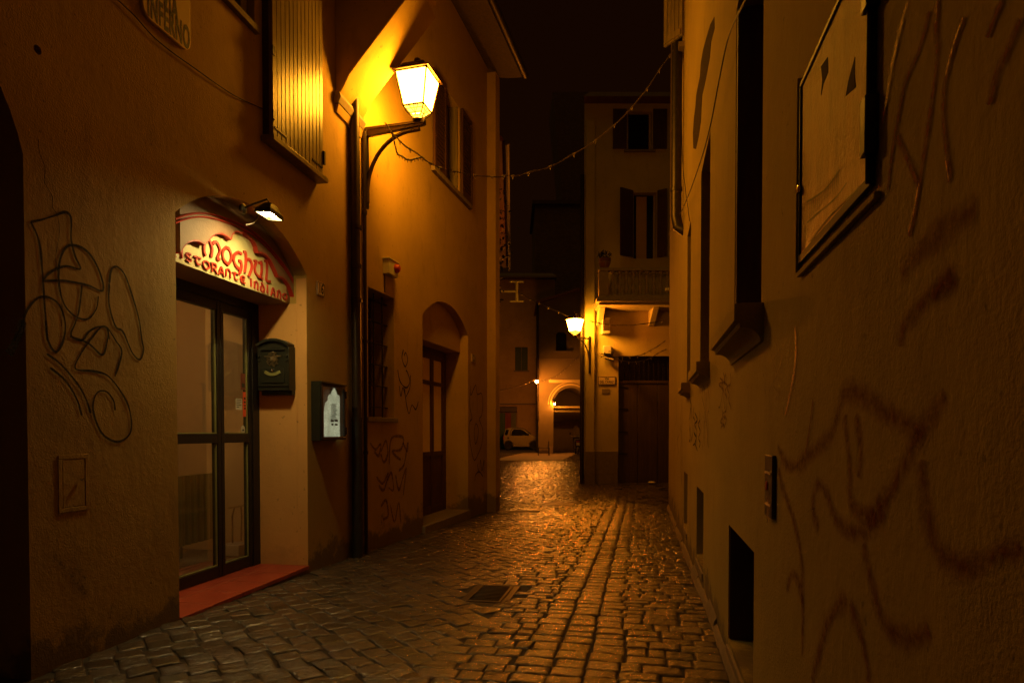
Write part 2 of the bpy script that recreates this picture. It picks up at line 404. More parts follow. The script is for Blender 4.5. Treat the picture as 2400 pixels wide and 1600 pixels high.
# ================================================================== GROUND
def make_ground():
    # one base sheet of sand/earth that reaches far away
    ys = [-6, -2, 0, 2, 4, 5.4, 6.8, 8.4, 10, 12, 15, 18, 24, 30, 38, 45, 60, 90, 140, 250]
    xs = [-120, -60, -30, -15, -8, -5, -3, -1.5, 0, 1.5, 3, 5, 8, 15, 30, 60, 120]
    mb = MB()
    for y in ys:
        for x in xs: mb.v.append(Vector((x, y, ground(x, y) - .009)))
    n = len(xs)
    for j in range(len(ys) - 1):
        for i in range(n - 1): mb.f.append((j * n + i, j * n + i + 1, (j + 1) * n + i + 1, (j + 1) * n + i))
    mb.build('ground', M['mortar'], kind='structure')
    # stones
    dS = Vector((.2, 1, 0)).normalized(); dL = Vector((dS.y, -dS.x, 0))       # along the street / to the right
    org = Vector((0, 0, 0)); V = []; Fc = []; tone = []
    rnd = random.Random(3)
    def stone(c4, n, gap, dome):
        """c4: four xy corners"""
        c = sum(c4, Vector((0, 0, 0))) / 4
        q = []
        for p in c4:
            d = (c - p); l = d.length; q.append(p + d / l * (gap * rnd.uniform(.8, 1.5)) + Vector((rnd.uniform(-1, 1), rnd.uniform(-1, 1), 0)) * .0055)
        far = c.y > 11; tx, ty = rnd.gauss(0, .03 if far else .014), rnd.gauss(0, .05 if far else .022); dz = rnd.gauss(0, .0016); tn = min(1, max(0, rnd.gauss(.5, .22)))
        ph = rnd.uniform(0, 6); k1 = rnd.uniform(.6, 1.2)
        i0 = len(V)
        for j in range(n + 1):
            v = j / n; v_ = .5 - .5 * math.cos(PI * v) if n > 3 else v
            for i in range(n + 1):
                u = i / n; u_ = .5 - .5 * math.cos(PI * u) if n > 3 else u
                p = q[0] * (1 - u_) * (1 - v_) + q[1] * u_ * (1 - v_) + q[2] * u_ * v_ + q[3] * (1 - u_) * v_
                a, b = 2 * u_ - 1, 2 * v_ - 1
                e = max(0, 1 - abs(a) ** 14) * max(0, 1 - abs(b) ** 14)
                rel = p - c
                w = .0026 * mnoise.noise(Vector((p.x * 17, p.y * 17, ph))) + .0014 * mnoise.noise(Vector((p.x * 48, p.y * 48, ph))) if n > 3 else 0
                z = ground(p.x, p.y) - dome * (1 - e ** .5) + dome * .08 * (1 - a * a) * (1 - b * b) + dz + tx * rel.x + ty * rel.y + w * e
                V.append((p.x, p.y, z))
        m = n + 1
        for j in range(n):
            for i in range(n):
                Fc.append((i0 + j * m + i, i0 + j * m + i + 1, i0 + (j + 1) * m + i + 1, i0 + (j + 1) * m + i)); tone.append(tn)
    def P(a, l): return org + dS * a + dL * l
    # lateral limits: wall A at about -2.9, wall R at about +.43
    def inside(x, y):
        if y < 2.2: return False
        px = 1200 + x / y * F
        if px < -60 or px > 2460: return False
        gq = Vector((x, y, 0)) - Vector((-.34, 4.62, 0)); gd = Vector((.2, 1, 0)).normalized(); gn = Vector((1, -.2, 0)).normalized()
        if -.06 < gq.dot(gd) < .56 and -.07 < gq.dot(gn) < .33: return False
        # outside the footprints
        if (Vector((x, y, 0)) - FR.o).dot(FR.n) < .0 and y < 12.1: return False
        if y < 6.9:
            if (Vector((x, y, 0)) - FA.o).dot(FA.n) < .0: return False
        elif y < 11.5:
            if (Vector((x, y, 0)) - FB.o).dot(FB.n) < .0: return False
        if y > 11.5 and x < -.45 - max(0, (y - 20)) * .6: return False
        if y > 18.35 and x > 1.95 + (y - 18.4) * .2: return False
        if y > 18.4: return x < 4.2 + (y - 18.4) * .2
        return x < 4.6
    # right + middle: transverse courses
    a = 1.6; row = 0
    while a < 37:
        h = rnd.uniform(.095, .14) if a < 13 else rnd.uniform(.14, .19)
        l = -3.4 - a * .3 + rnd.uniform(0, .15); cols = []
        near = a < 8
        # three columns with straight lengthwise joints
        strict = [-.62 + rnd.uniform(-.03, .03), -.44 + rnd.uniform(-.008, .008), -.265 + rnd.uniform(-.008, .008), -.10 + rnd.uniform(-.03, .03)]
        edges = []
        while l < -.70: 
            w = rnd.uniform(.10, .22); edges.append((l, min(l + w, strict[0]) if l + w > -.72 else l + w)); l = edges[-1][1]
        if l < strict[0]: edges.append((l, strict[0]))
        for e0, e1 in zip(strict, strict[1:]): edges.append((e0, e1))
        l = strict[-1]
        while l < 4.8 + a * .05:
            w = rnd.uniform(.09, .24) * (1 if a < 13 else 1.4); edges.append((l, l + w)); l += w
        for (l0, l1) in edges:
            if l1 - l0 < .05: continue
            sk = .02 * math.sin(l0 * 3 + a * .8)
            c = P(a + h / 2, (l0 + l1) / 2)
            if not inside(c.x, c.y): continue
            # left field laid diagonally
            if c.y < 11.3 and (l0 + l1) / 2 < -1.125 + .10 * math.sin(a * 2.1) - .0 * a: continue
            n = 10 if c.y < 5.5 else (7 if c.y < 9 else 3)
            stone([P(a + sk, l0), P(a + sk, l1), P(a + h + sk, l1), P(a + h + sk, l0)], n, .004, .008)
        a += h; row += 1
    # left: diagonal field
    e1 = (dS * math.cos(.75) + dL * math.sin(.75)); e2 = (dL * math.cos(.75) - dS * math.sin(.75)); g = .135
    for i in range(-80, 140):
        for j in range(-110, 60):
            w1 = g * (i + .12 * math.sin(j * 1.7)); w2 = g * 1.12 * (j + (.5 if i % 2 else 0))
            o = e1 * w1 + e2 * w2; c = o + e1 * g / 2 + e2 * g * .56
            ll = c.dot(dL); aa = c.dot(dS)
            if aa < 1.8 or aa > 11.4 or ll > -1.05 + .10 * math.sin(aa * 2.1): continue
            if not inside(c.x, c.y): continue
            n = 10 if c.y < 5.5 else (7 if c.y < 9 else 3)
            stone([o, o + e1 * g, o + e1 * g + e2 * g * 1.12, o + e2 * g * 1.12], n, .003, .006)
    me = bpy.data.meshes.new('cobbled_street'); me.from_pydata(V, [], Fc)
    for p in me.polygons: p.use_smooth = True
    at_ = me.attributes.new('tone', 'FLOAT', 'FACE'); at_.data.foreach_set('value', tone)
    bm = bmesh.new(); bm.from_mesh(me); bmesh.ops.recalc_face_normals(bm, faces=bm.faces)
    bm.to_mesh(me); bm.free()
    me.flip_normals() if me.polygons[0].normal.z < 0 else None
    me.materials.append(M['cobble']); o = bpy.data.objects.new('cobbled_street', me); COL.objects.link(o); o['kind'] = 'structure'
    # the square beyond
    mb = MB(); yy = [36.2, 38, 42, 45, 55, 80]
    for y in yy: mb.v += [Vector((-30, y, ground(0, y) - .012)), Vector((30, y, ground(0, y) - .012))]
    for i in range(len(yy) - 1): mb.f.append((2 * i, 2 * i + 1, 2 * i + 3, 2 * i + 2))
    mb.build('square_paving', M['farroad'], kind='structure')
make_ground()

# drain grate set in the street
def grate():
    fr = Frame(-.34, 4.62, .2, 1, 1, -.2); z = ground(0, 4.8) + .006
    root = thing('drain_grate', 'rectangular cast iron drain grate set in the cobbles in front of the grey pipe', 'drain grate', (-.34, 4.62, z))
    c = lambda s, t, zz: Vector((fr.W(s, zz, t)))
    m = MB()
    for a in ((0, .50, 0, .02), (0, .50, .24, .26)): m.box(fr, a[0], a[1], z - .04, z + .004, a[2], a[3])
    m.box(fr, 0, .02, z - .04, z + .003, .02, .24); m.box(fr, .48, .5, z - .04, z + .003, .02, .24)
    m.box(fr, -.03, .53, z - .05, z - .004, -.045, -.001); m.box(fr, -.03, .53, z - .05, z - .004, .261, .31); m.box(fr, -.04, -.001, z - .05, z - .004, 0, .26); m.box(fr, .501, .54, z - .05, z - .004, 0, .26)
    m.build('frame', M['iron'], root, .002)
    m = MB()
    for i in range(11):
        s = .045 + i * .041; m.box(fr, s, s + .009, z - .012, z - .002, .02, .24)
    m.build('bars', M['iron'], root, .002)
    m = MB(); m.box(fr, .02, .48, z - .10, z - .07, .02, .24); m.build('pit', M['ink'], root)
grate()
def cover(name, label, px0, px1, y0, y1, mat):
    Ya = (EYE + .22) * F / (y1 - HORIZON); Yb = (EYE + .22) * F / (y0 - HORIZON)
    xa, xb = (px0 - 1200) / F * Ya, (px1 - 1200) / F * Ya; g = ground(0, (Ya + Yb) / 2)
    mb = MB(); mb.quadbox([(xa, Ya, ground(0, Ya) - .02), (xb, Ya, ground(0, Ya) - .02), (xb + .2 * (Yb - Ya), Yb, ground(0, Yb) - .02), (xa + .2 * (Yb - Ya), Yb, ground(0, Yb) - .02),
                           (xa, Ya, ground(0, Ya) + .006), (xb, Ya, ground(0, Ya) + .006), (xb + .2 * (Yb - Ya), Yb, ground(0, Yb) + .006), (xa + .2 * (Yb - Ya), Yb, ground(0, Yb) + .006)])
    o = mb.build(name, mat, None, .003); rebase(o, ((xa + xb) / 2, Ya, g)); return tag(o, label, 'manhole cover')
cover('manhole_cover', 'flat dark manhole cover in the middle of the street, farther than the grate', 1268, 1345, 1177, 1184, M['iron'])
cover('manhole_cover', 'pale narrow stone slab crossing the cobbles by the end of the left house', 1166, 1262, 1199, 1203, M['stone'])
cover('manhole_cover', 'dark rectangular paving plate before the low barrier in the far square', 1150, 1316, 1066, 1081, M['stone'])

# ================================================================== RESTAURANT HOUSE
ROOT = FA.W(3, 0)
hA = thing('restaurant_house', 'ochre plastered house on the left with the arched restaurant doorway', 'house', (ROOT.x, ROOT.y, 0))
s1 = FA.sx(416); s2 = FA.hit(722, 1200)[0]
zspr, zapx = 2.60, 2.93
DOOR_T = -.49
zstep = .0
sDk = FA.hit(64, 1000)[0]                    # right jamb of the dark portal at the left edge
zDk = FA.hit(50, 360)[1]
wall = MB().box(FA, -4.0, 6.40, -.6, 9.6, -.5, 0)
cut = [MB().prism(FA, arc_poly(s1, s2, -.02, zspr, zapx), -.8, .1),
       MB().prism(FA, arc_poly(sDk - 1.9, sDk, -.7, zDk, zDk + .75, 28), -.32, .1)]
# upper windows
swL, zwL = FA.hit(597, 66)
cut.append(MB().box(FA, swL - .95, swL, zwL, zwL + 1.5, -.16, .1))
# round hole
hs, hz = FA.hit(88, 117)
cut.append(MB().prism(FA, [(hs + .022 * math.cos(a * PI / 6), hz + .022 * math.sin(a * PI / 6)) for a in range(12)], -.08, .1))
boolean(wall, cut).build('wall', M['wallA'], hA, smooth=20)
MB().box(FA, -4.0, 6.40, 9.6, 9.9, -5, .25).build('roof', M['rooftile'], hA)
m = MB(); m.box(FA, -4, -3.6, -.6, 9.6, -5, -.5); m.box(FA, 6.0, 6.4, -.6, 9.6, -5, -.5); m.box(FA, -4, 6.4, -.6, 9.6, -5.3, -5); m.build('rear_wall', M['wallA'], hA)
# dark portal door
m = MB(); 
for i in range(8):
    a = sDk - 1.9 + i * .2375; m.box(FA, a + .004, a + .2335, -.4, zDk + .8, -.318, -.30)
m.build('portal_door', M['wood_sh'], hA, .004)
# small upper window
wn = MB(); wn.box(FA, swL - .93, swL - .02, zwL + .02, zwL + .10, -.158, -.05); wn.box(FA, swL - .10, swL - .02, zwL + .10, zwL + 1.48, -.158, -.05); wn.box(FA, swL - .93, swL - .85, zwL + .10, zwL + 1.48, -.158, -.05)
w = wn.build('window', M['wood_sh'], hA, .004)
MB().box(FA, swL - .85, swL - .10, zwL + .10, zwL + 1.48, -.150, -.12).build('pane', M['dkglass'], w)
MB().box(FA, swL - 1.02, swL + .01, zwL - .05, zwL - .002, -.1, .045).build('sill', M['stone'], w, .006)

# ---- doorway: sign panel, lintel, jamb linings, step
sL, sR = s1 - .0, s2
zb = FA.hit(678, 712, -.165)[1]              # underside of the sign panel
tym = MB().box(FA, s1 - .06, s2 + .04, zb, 3.05, -.49, -.165)
tym.build('lintel', M['panel'], hA, .004)
cen = FA.hit(574, 560, -.12)[0]
def hz7(x, y, off): return FA.hit(400 + x / 6.031, 470 + y / 6.031, off)
OFF = -.125
front_r = [(1050, 392), (1060, 430), (1085, 480), (1120, 512), (1155, 532), (1190, 575), (1215, 630), (1228, 680), (1235, 722),
           (1290, 728), (1345, 755), (1395, 805), (1435, 870), (1475, 950), (1522, 1062),
           (1580, 1078), (1630, 1120), (1680, 1190), (1715, 1270), (1745, 1362)]
rp = [hz7(x, y, OFF) for x, y in front_r]; cen = rp[0][0]
rp = [(a, z) for a, z in rp]
sc_half = min(cen - s1, 9)
lp = [(2 * cen - a, z) for a, z in rp][::-1]
lo = [(a, z) for a, z in lp]
outline = lo + rp[1:]
# front board with the scalloped opening: built as strips between the scallop and the arch
c_ = (s1 + s2) / 2; hw = (s2 - s1) / 2; rr = zapx - zspr; RR = (hw * hw + rr * rr) / (2 * rr)
def zarch(s, ins=0):
    R = RR - ins; d = s - c_
    return zapx - RR + math.sqrt(max(R * R - d * d, .0001)) if abs(d) < R else zspr
fb = MB()
for (a0, z0), (a1, z1) in zip(outline, outline[1:]):
    A0 = max(a0, s1 - .05); A1 = max(a1, s1 - .05)
    if A1 - A0 < 1e-4: continue
    u0, u1 = zarch(a0) + .04, zarch(a1) + .04
    fb.prism(FA, [(a0, z0), (a1, z1), (a1, max(u1, z1 + .002)), (a0, max(u0, z0 + .002))], -.160, OFF)
if rp[-1][0] < s2: fb.box(FA, rp[-1][0], s2 + .03, zb + .06, zspr + .30, -.160, OFF)
fb.build('sign_surround', M['panel'], hA, 0, recalc=True)
# red edge of the cut-out
rd = MB()
for seg in (outline,):
    for (a0, z0), (a1, z1) in zip(seg, seg[1:]):
        rd.prism(FA, [(a0, z0), (a1, z1), (a1, z1 - .0095), (a0, z0 - .0095)] if abs(a1 - a0) > abs(z1 - z0) * .3 else [(a0, z0), (a1, z1), (a1 - .009 * (1 if a0 > cen else -1), z1), (a0 - .009 * (1 if a0 > cen else -1), z0)], -.163, OFF + .002)
rd.build('sign_edging', M['red'], hA)
# cream field
MB().box(FA, s1 - .05, s2 - .06, zb + .001, zapx + .0, -.166, -.161).build('sign_field', M['cream'], hA)
# red moulding following the arch
cv = [hz7(x, y, -.10) for x, y in [(95, 262), (180, 225), (280, 195), (400, 178), (520, 180), (650, 205), (800, 250), (950, 310), (1060, 360), (1180, 430), (1320, 550), (1450, 690), (1580, 850), (1680, 990), (1755, 1120)]]
cv = catmull(cv, 4)
for dz, r, nm in ((0, .0075, 'sign_moulding'), (-.026, .006, 'sign_moulding')):
    MB().tube([FA.W(a, z + dz, -.115) for a, z in cv], r, 6).build(nm, M['red'], hA)
# lettering
def L7(paths, w, off=-.160, th=.012):
    mb = MB()
    for p in paths: mb.ribbon(FA, [FA.hit(400 + x / 6.031, 470 + y / 6.031, off) for x, y in p], w, off, off + th, taper=False)
    return mb
big = [[(482, 782), (460, 715), (466, 620), (515, 548), (552, 605), (575, 690), (558, 802)], [(582, 615), (622, 582), (662, 630), (683, 720), (645, 815), (682, 835)],
       [(770, 660), (728, 715), (732, 820), (790, 892), (838, 850), (842, 755), (808, 680), (768, 660)],
       [(992, 757), (942, 732), (892, 768), (880, 845), (912, 925), (962, 965)], [(952, 853), (982, 868), (990, 950), (962, 1032)],
       [(1020, 725), (1048, 742), (1052, 880), (1036, 1022)], [(1056, 852), (1092, 828), (1130, 880), (1134, 965), (1092, 1076)],
       [(1170, 856), (1202, 862), (1180, 940), (1192, 1025), (1245, 1082), (1274, 1040), (1278, 870)], [(1238, 882), (1278, 868)], [(1278, 1000), (1266, 1092), (1292, 1108)],
       [(1318, 855), (1350, 862), (1352, 1000), (1346, 1128), (1402, 1142)]]
L7(big, .020).build('lettering', M['red'], hA)
U = {'I': [[(.5, 0), (.5, 1)]], 'S': [[(.9, .12), (.4, 0), (.08, .25), (.5, .5), (.92, .72), (.6, 1), (.08, .88)]],
     'T': [[(0, .1), (.35, .0), (1, .05)], [(.5, .05), (.3, .5), (.5, .95), (.9, .85)]],
     'O': [[(.5, 0), (.06, .3), (.1, .75), (.5, 1), (.92, .72), (.9, .25), (.5, 0)]],
     'R': [[(.2, 0), (.2, 1)], [(.05, .06), (.6, 0), (.88, .22), (.6, .48), (.22, .5)], [(.5, .5), (1, 1)]],
     'A': [[(.05, 1), (.5, 0), (.95, 1)], [(.2, .62), (.8, .62)]], 'N': [[(.1, 1), (.1, .1)], [(.1, .3), (.5, 0), (.85, .3), (.85, .9), (.95, 1)]],
     'E': [[(.9, .1), (.4, 0), (.08, .4), (.2, .85), (.6, 1), (.95, .9)], [(.1, .5), (.8, .5)]],
     'D': [[(.25, 0), (.6, .25), (.9, .6), (.6, 1), (.15, .85), (.12, .5), (.5, .38)]]}
small = [MB(), MB(), MB()]
for ch, x, w, y0, h in [('R', 20, 80, 640, 150), ('I', 150, 60, 668, 150), ('S', 245, 84, 745, 115), ('T', 368, 100, 800, 105), ('O', 492, 92, 853, 115), ('R', 602, 92, 890, 130), ('A', 706, 82, 940, 125),
                        ('N', 806, 74, 970, 110), ('T', 908, 84, 1025, 95), ('E', 1012, 74, 1070, 95), ('I', 1128, 40, 1100, 120), ('N', 1202, 60, 1140, 115), ('D', 1290, 62, 1165, 125),
                        ('I', 1360, 40, 1190, 120), ('A', 1442, 70, 1235, 120), ('N', 1524, 56, 1270, 115), ('O', 1607, 58, 1312, 90)]:
    sl = .385 if x > 300 else .36
    for p in U[ch]:
        q = [(x + (u - .5) * w, y0 + v * h + sl * (u - .5) * w) for u, v in p]
        small[2 if x < 100 else int(x > 1050)].ribbon(FA, [FA.hit(400 + a / 6.031, 470 + b / 6.031, -.160) for a, b in q], .0115, -.160, -.150, taper=False)
for sm_ in small: sm_.build('lettering', M['red'], hA)
# jamb linings
m = MB(); m.box(FA, s2 + .0005, s2 + .03, -.05, zb + .3, -.49, -.004); m.box(FA, s2 - .006, s2 + .0003, zstep, zb, -.49, -.10); m.box(FA, s2 - .003, s2 + .0002, zstep, zspr - .03, -.0995, -.002)
m.build('door_jamb', M['jamb'], hA); MB().box(FA, s1 - .03, s1 + .001, -.05, zb, -.49, -.002).build('door_jamb', M['jamb'], hA)
# step with tiles
m = MB(); m.box(FA, s1 + .003, s2 - .003, -.25, zstep - .012, -.75, -.004); m.build('doorstep', M['stone'], hA, .004)
tl = MB(); n = 5; wd = (s2 - s1 - .006) / n
for i in range(n):
    for j, (t0, t1) in enumerate(((-.62, -.335), (-.33, -.045))):
        tl.box(FA, s1 + .003 + i * wd + .0025, s1 + .003 + (i + 1) * wd - .0025, zstep - .012, zstep, t0, t1)
    tl.box(FA, s1 + .003 + i * wd + .002, s1 + .003 + (i + 1) * wd - .002, zstep - .030, zstep + .003, -.042, .012)
st = tl.build('step_tiles', M['tile'], hA, .003)
MB().box(FA, s1 + .003, s2 - .003, zstep - .013, zstep - .002, -.61, -.044).build('grout', M['grout'], hA)
# door
dz1 = zb
door = MB(); zt = 2.30
so = FA.hit(516, 1000, DOOR_T)[0]; sE = FA.hit(590, 1000, DOOR_T)[0]; sS = s1 - .02
T0, T1 = DOOR_T - .05, DOOR_T + .01
def zD(px, py): return FA.hit(px, py, DOOR_T)[1]
zh0, zh1 = zD(540, 1037), zD(540, 1021)
dfr = MB(); dfr.box(FA, sE - .012, s2 - .001, zstep, zt + .05, T0, T1 + .01); dfr.box(FA, sS, sE, zt - .02, zb + .02, T0, T1 + .01)
df = dfr.build('door_frame', M['black'], hA, .004)
def leaf(a0, a1, nm):
    m = MB(); b = .040
    m.box(FA, a0, a0 + b, zstep + .006, zt - .022, T0, T1); m.box(FA, a1 - b, a1, zstep + .006, zt - .022, T0, T1)
    m.box(FA, a0 + b, a1 - b, zstep + .006, zstep + .095, T0 + .003, T1 - .003); m.box(FA, a0 + b, a1 - b, zt - .10, zt - .022, T0 + .003, T1 - .003)
    m.box(FA, a0 + b, a1 - b, zh0, zh1 + .02, T0 + .003, T1 - .003)
    o = m.build(nm, M['black'], hA, .003)
    MB().box(FA, a0 + b, a1 - b, zstep + .095, zh0, -.512, -.508).build('pane', M['glass'], o)
    MB().box(FA, a0 + b, a1 - b, zh1 + .02, zt - .10, -.512, -.508).build('pane', M['glass'], o)
    r = MB()   # pale glazing beads
    for z in (zstep + .097, zh1 + .022): r.box(FA, a0 + b, a1 - b, z, z + .008, -.507, -.492)
    r.box(FA, a1 - b - .008, a1 - b, zstep + .105, zh0, -.507, -.494); r.box(FA, a1 - b - .008, a1 - b, zh1 + .03, zt - .10, -.507, -.494)
    r.build('bead', M['s_yel'], o)
    return o
sM = so
leaf(sS, sM - .003, 'door_leaf'); lf2 = leaf(sM + .003, sE - .013, 'door_leaf')
# room behind the door
m = MB(); m.box(FA, s1 - 1.2, s2 + 1.0, -.06, -.005, -2.1, -.56); m.build('room_floor', M['stone'], hA)
m = MB(); m.box(FA, s1 - 1.2, s2 + 1.0, -.005, 2.6, -2.2, -2.1); m.box(FA, s2 + .55, s2 + .65, -.005, 2.6, -2.1, -.51); m.box(FA, s1 - 1.2, s1 - 1.1, -.005, 2.6, -2.1, -.51); m.box(FA, s1 - 1.2, s2 + .65, 2.6, 2.7, -2.2, -.51)
m.build('room_wall', M['room'], hA)
MB().lathe(FA.W((s1 + s2) / 2 - .1, 2.50, -1.35), [(.06, .1), (.15, .06), (.16, .0), (.10, -.035), (.02, -.045)], 16).build('added_room_fill', M['roomfill'], hA)  # added unseen fill light above the lintel, brightens the room behind the glass
# tall shutters
sa, za = FA.hit(640, 322, .09); sb, zb2 = FA.hit(758, 424, .09); zsh = za + .02
shu = MB(); np_ = 13; w = (sb - sa) / np_
for i in range(np_): shu.box(FA, sa + i * w + .003, sa + (i + 1) * w - .003, zsh, zsh + 2.2, .055, .09)
win = shu.build('shutter', M['wood_sh'], hA, .003)
MB().box(FA, sa + .002, sb - .002, zsh + .01, zsh + 2.2, .001, .054).build('shutter_backing', M['brown'], win)
m = MB(); m.box(FA, sa - .03, sb + .05, zsh - .05, zsh - .006, 0.0, .115); m.build('shutter_sill', M['wood_sh'], win, .004)
m = MB()
for bx in ((sa - .01, sa + .02, .12, .19, .10), (sa - .01, sa + .02, .62, .69, .10), (sb - .01, sb + .015, .10, .22, .105), (sa + .02, sa + .2, .06, .075, .096), (sb - .2, sb - .02, .06, .075, .096)):
    MB().box(FA, bx[0], bx[1], zsh + bx[2], zsh + bx[3], .0901, bx[4]).build('hinge', M['black'], win)
# jetty with the slanted underside
q0, zq = FA.hit(786, 224); q1 = FA.hit(843, 300)[0]
prof = [(0, zq)]
for i in range(7): prof.append((.02 + i * .02, zq + .10 * (i / 6) ** 1.6 + .015 * i))
prof += [(.85, 5.46), (.85, 9.5), (0, 9.5)]
JF = Frame(FA.W(q0, 0, 0).x, FA.W(q0, 0, 0).y, FA.n.x, FA.n.y, FA.d.x, FA.d.y)   # s outward, t along the wall
MB().prism(JF, prof, 0, 6.42 - q0).build('jetty', M['wallB'], hA, .01)
m = MB(); z0 = zq
m.prism(JF, [(0, z0 - .09), (.05, z0 - .09), (.075, z0 - .03), (.06, z0 + .02), (0, z0 + .02)], -.04, 6.42 - q0)
m.build('jetty_corbel', M['stone'], hA, .006)
m = MB(); m.prism(JF, [(0, z0 - .17), (.022, z0 - .17), (.045, z0 - .092), (0, z0 - .092)], -.02, 6.42 - q0); m.build('jetty_corbel', M['wallA'], hA, .003)
# plastered-in cable channel
GRA = []
def graf(root, fr, paths, w, mat, t=.0025, name='graffiti', rag=0, label=None):
    for p in paths:
        mb = MB().ribbon(fr, [fr.hit(x, y) for x, y in p], w, t, rag=rag); o = mb.build(name, mat, root)
        if label: o['label'] = label
Z1 = lambda p: zp(p, 1.96, 0, 0); ZL = lambda p: zp(p, 1.845, 0, 750)
blk = [Z1([(140, 1020), (195, 1008), (250, 990), (300, 975), (325, 1005), (325, 1100), (345, 1180), (367, 1235), (300, 1222), (230, 1250), (195, 1290)]),
       Z1([(140, 1020), (178, 1110), (193, 1250), (203, 1400), (212, 1500), (216, 1565)]),
       Z1([(195, 1290), (300, 1290), (400, 1310), (470, 1335), (460, 1260), (420, 1180), (370, 1135), (310, 1130), (275, 1190), (268, 1290), (290, 1390), (340, 1450), (400, 1465), (440, 1420), (450, 1360)]),
       Z1([(375, 1310), (362, 1420), (345, 1480), (325, 1540), (375, 1562), (410, 1520), (455, 1500), (490, 1510), (500, 1560)]),
       Z1([(62, 1568), (100, 1490), (122, 1425), (170, 1370), (220, 1365), (270, 1400), (297, 1480), (290, 1560)]) + ZL([(240, 138), (205, 85), (196, 0)]),
       Z1([(500, 1300), (510, 1240), (535, 1225), (570, 1260), (600, 1340), (635, 1460), (650, 1560)]) + ZL([(619, 130), (603, 170), (570, 140), (530, 50)]) + Z1([(530, 1500), (500, 1400), (500, 1300)]),
       ZL([(300, 70), (380, 100), (440, 150), (460, 100), (466, 40), (440, 28), (400, 70), (345, 150), (325, 210), (400, 220), (470, 245), (540, 340), (565, 420), (560, 490), (510, 525), (450, 500), (415, 440), (400, 370), (420, 312), (460, 310), (490, 350), (496, 390)]),
       ZL([(462, 30), (500, 90), (525, 140), (495, 245)]), ZL([(200, 145), (260, 190), (330, 270), (370, 340), (390, 402)]), ZL([(215, 205), (280, 260), (330, 340), (352, 412)])]
graf(hA, FA, blk, .0145, M['gblack'])
graf(hA, FA, [Z1([(104, 1470), (85, 1530), (60, 1590), (35, 1625)])], .045, M['gblack'], label='thick dark smear at the end of the black tag')
graf(hA, FA, [ZL([(215, 1010), (290, 1080), (350, 1150), (375, 1200)]), ZL([(330, 1070), (372, 1120)]), ZL([(480, 1220), (475, 1290)])], .05, M['gsoft'], name='scuff', rag=.3)
graf(hA, FA, [Z1([(175, 640), (180, 700), (205, 770), (205, 840), (238, 900), (240, 950), (262, 990), (272, 1060), (262, 1130), (255, 1190), (272, 1290), (285, 1420), (280, 1500)])], .0035, M['gblack'], t=.0015, name='wall_crack', rag=.5)

# utility hatch
def hatch():
    a0, z1 = FA.hit(135, 1066); a1, z0 = FA.hit(208, 1199)
    z1 = FA.hit(170, 1065)[1]; z0 = FA.hit(170, 1198)[1]
    r = thing('utility_hatch', 'plastered-over meter hatch with a tiny round lock low on the ochre wall', 'utility hatch', FA.W((a0 + a1) / 2, z0, 0))
    b = .022; m = MB(); m.box(FA, a0, a1, z0, z0 + b, 0, .004); m.box(FA, a0, a1, z1 - b, z1, 0, .004); m.box(FA, a0, a0 + b, z0 + b, z1 - b, 0, .004); m.box(FA, a1 - b, a1, z0 + b, z1 - b, 0, .004)
    m.build('frame', M['wallA'], r, .0015)
    MB().box(FA, a0 + b + .004, a1 - b - .004, z0 + b + .004, z1 - b - .004, 0, .003).build('hatch_door', M['wallA'], r, .002)
    MB().lathe(FA.W(a1 - b - .03, (z0 + z1) / 2 + .02, .007), [(.010, 0), (.010, .006), (.005, .008)], 12, FA.n).build('lock', M['chrome'], r)
hatch()

# street name sign, high up
def street_sign():
    a1, zr = FA.hit(440, 112); a0 = FA.hit(327, 0)[0]; zb_ = FA.hit(400, 98)[1]
    zb_ = FA.hit(430, 120)[1]; zt_ = zb_ + .50
    r = thing('street_sign', 'rounded marble street name plate reading VIA INFERNO high on the ochre wall', 'street sign', FA.W((a0 + a1) / 2, zb_, 0))
    c = .07; P = []
    for cx, cz, q in ((a1 - c, zb_ + c, -90), (a1 - c, zt_ - c, 0), (a0 + c, zt_ - c, 90), (a0 + c, zb_ + c, 180)):
        for k in range(6): qq = math.radians(q + k * 18); P.append((cx + c * math.cos(qq), cz + c * math.sin(qq)))
    MB().prism(FA, P, 0, .022).build('plate', M['marble'], r, .004)
    # border
    c1, c2 = (a0 + a1) / 2, (zb_ + zt_) / 2
    w = a1 - a0
    zA = FA.hit(383, 50)[1]; zV = FA.hit(400, 22)[1]
    t = text_mb('INFERNO', FA, (FA.hit(358, 25)[0] + FA.hit(420, 70)[0]) / 2, FA.hit(389, 55)[1], .0225, .20, .40, space=1.15)
    t.build('lettering', M['ink'], r)
    text_mb('VIA', FA, FA.hit(392, 20)[0], FA.hit(392, 15)[1], .0225, .20, .40, space=1.15).build('lettering', M['ink'], r)
street_sign()

# cable across the wall
def wallcable(name, label, fr, pts, off, rad=.004, mat='sock', nodes=False, hang=None):
    P = [fr.W(*fr.hit(x, y, off), off) for x, y in pts]; P = [Vector(p) for p in catmull([tuple(p) for p in P], 5)]
    base = P[0]; r = thing(name, label, 'cable', base)
    MB().tube(P, rad, 6).build('wire', M[mat], r)
    if nodes:
        m = MB(); b = MB()
        for p in P[2::4]:
            m.tube([p + Vector((0, 0, .012)), p - Vector((0, 0, .014))], .008, 6)
        m.build('bulb_sockets', M['sock'], r)
    return r
wallcable('cable', 'thin black cable running down the ochre wall to the tall shutter', FA, zp([(470, -60), (540, 0), (620, 75), (700, 165), (790, 240), (900, 318), (1000, 390), (1100, 452), (1240, 515)], 1.96, 0, 0), .012, .0035)

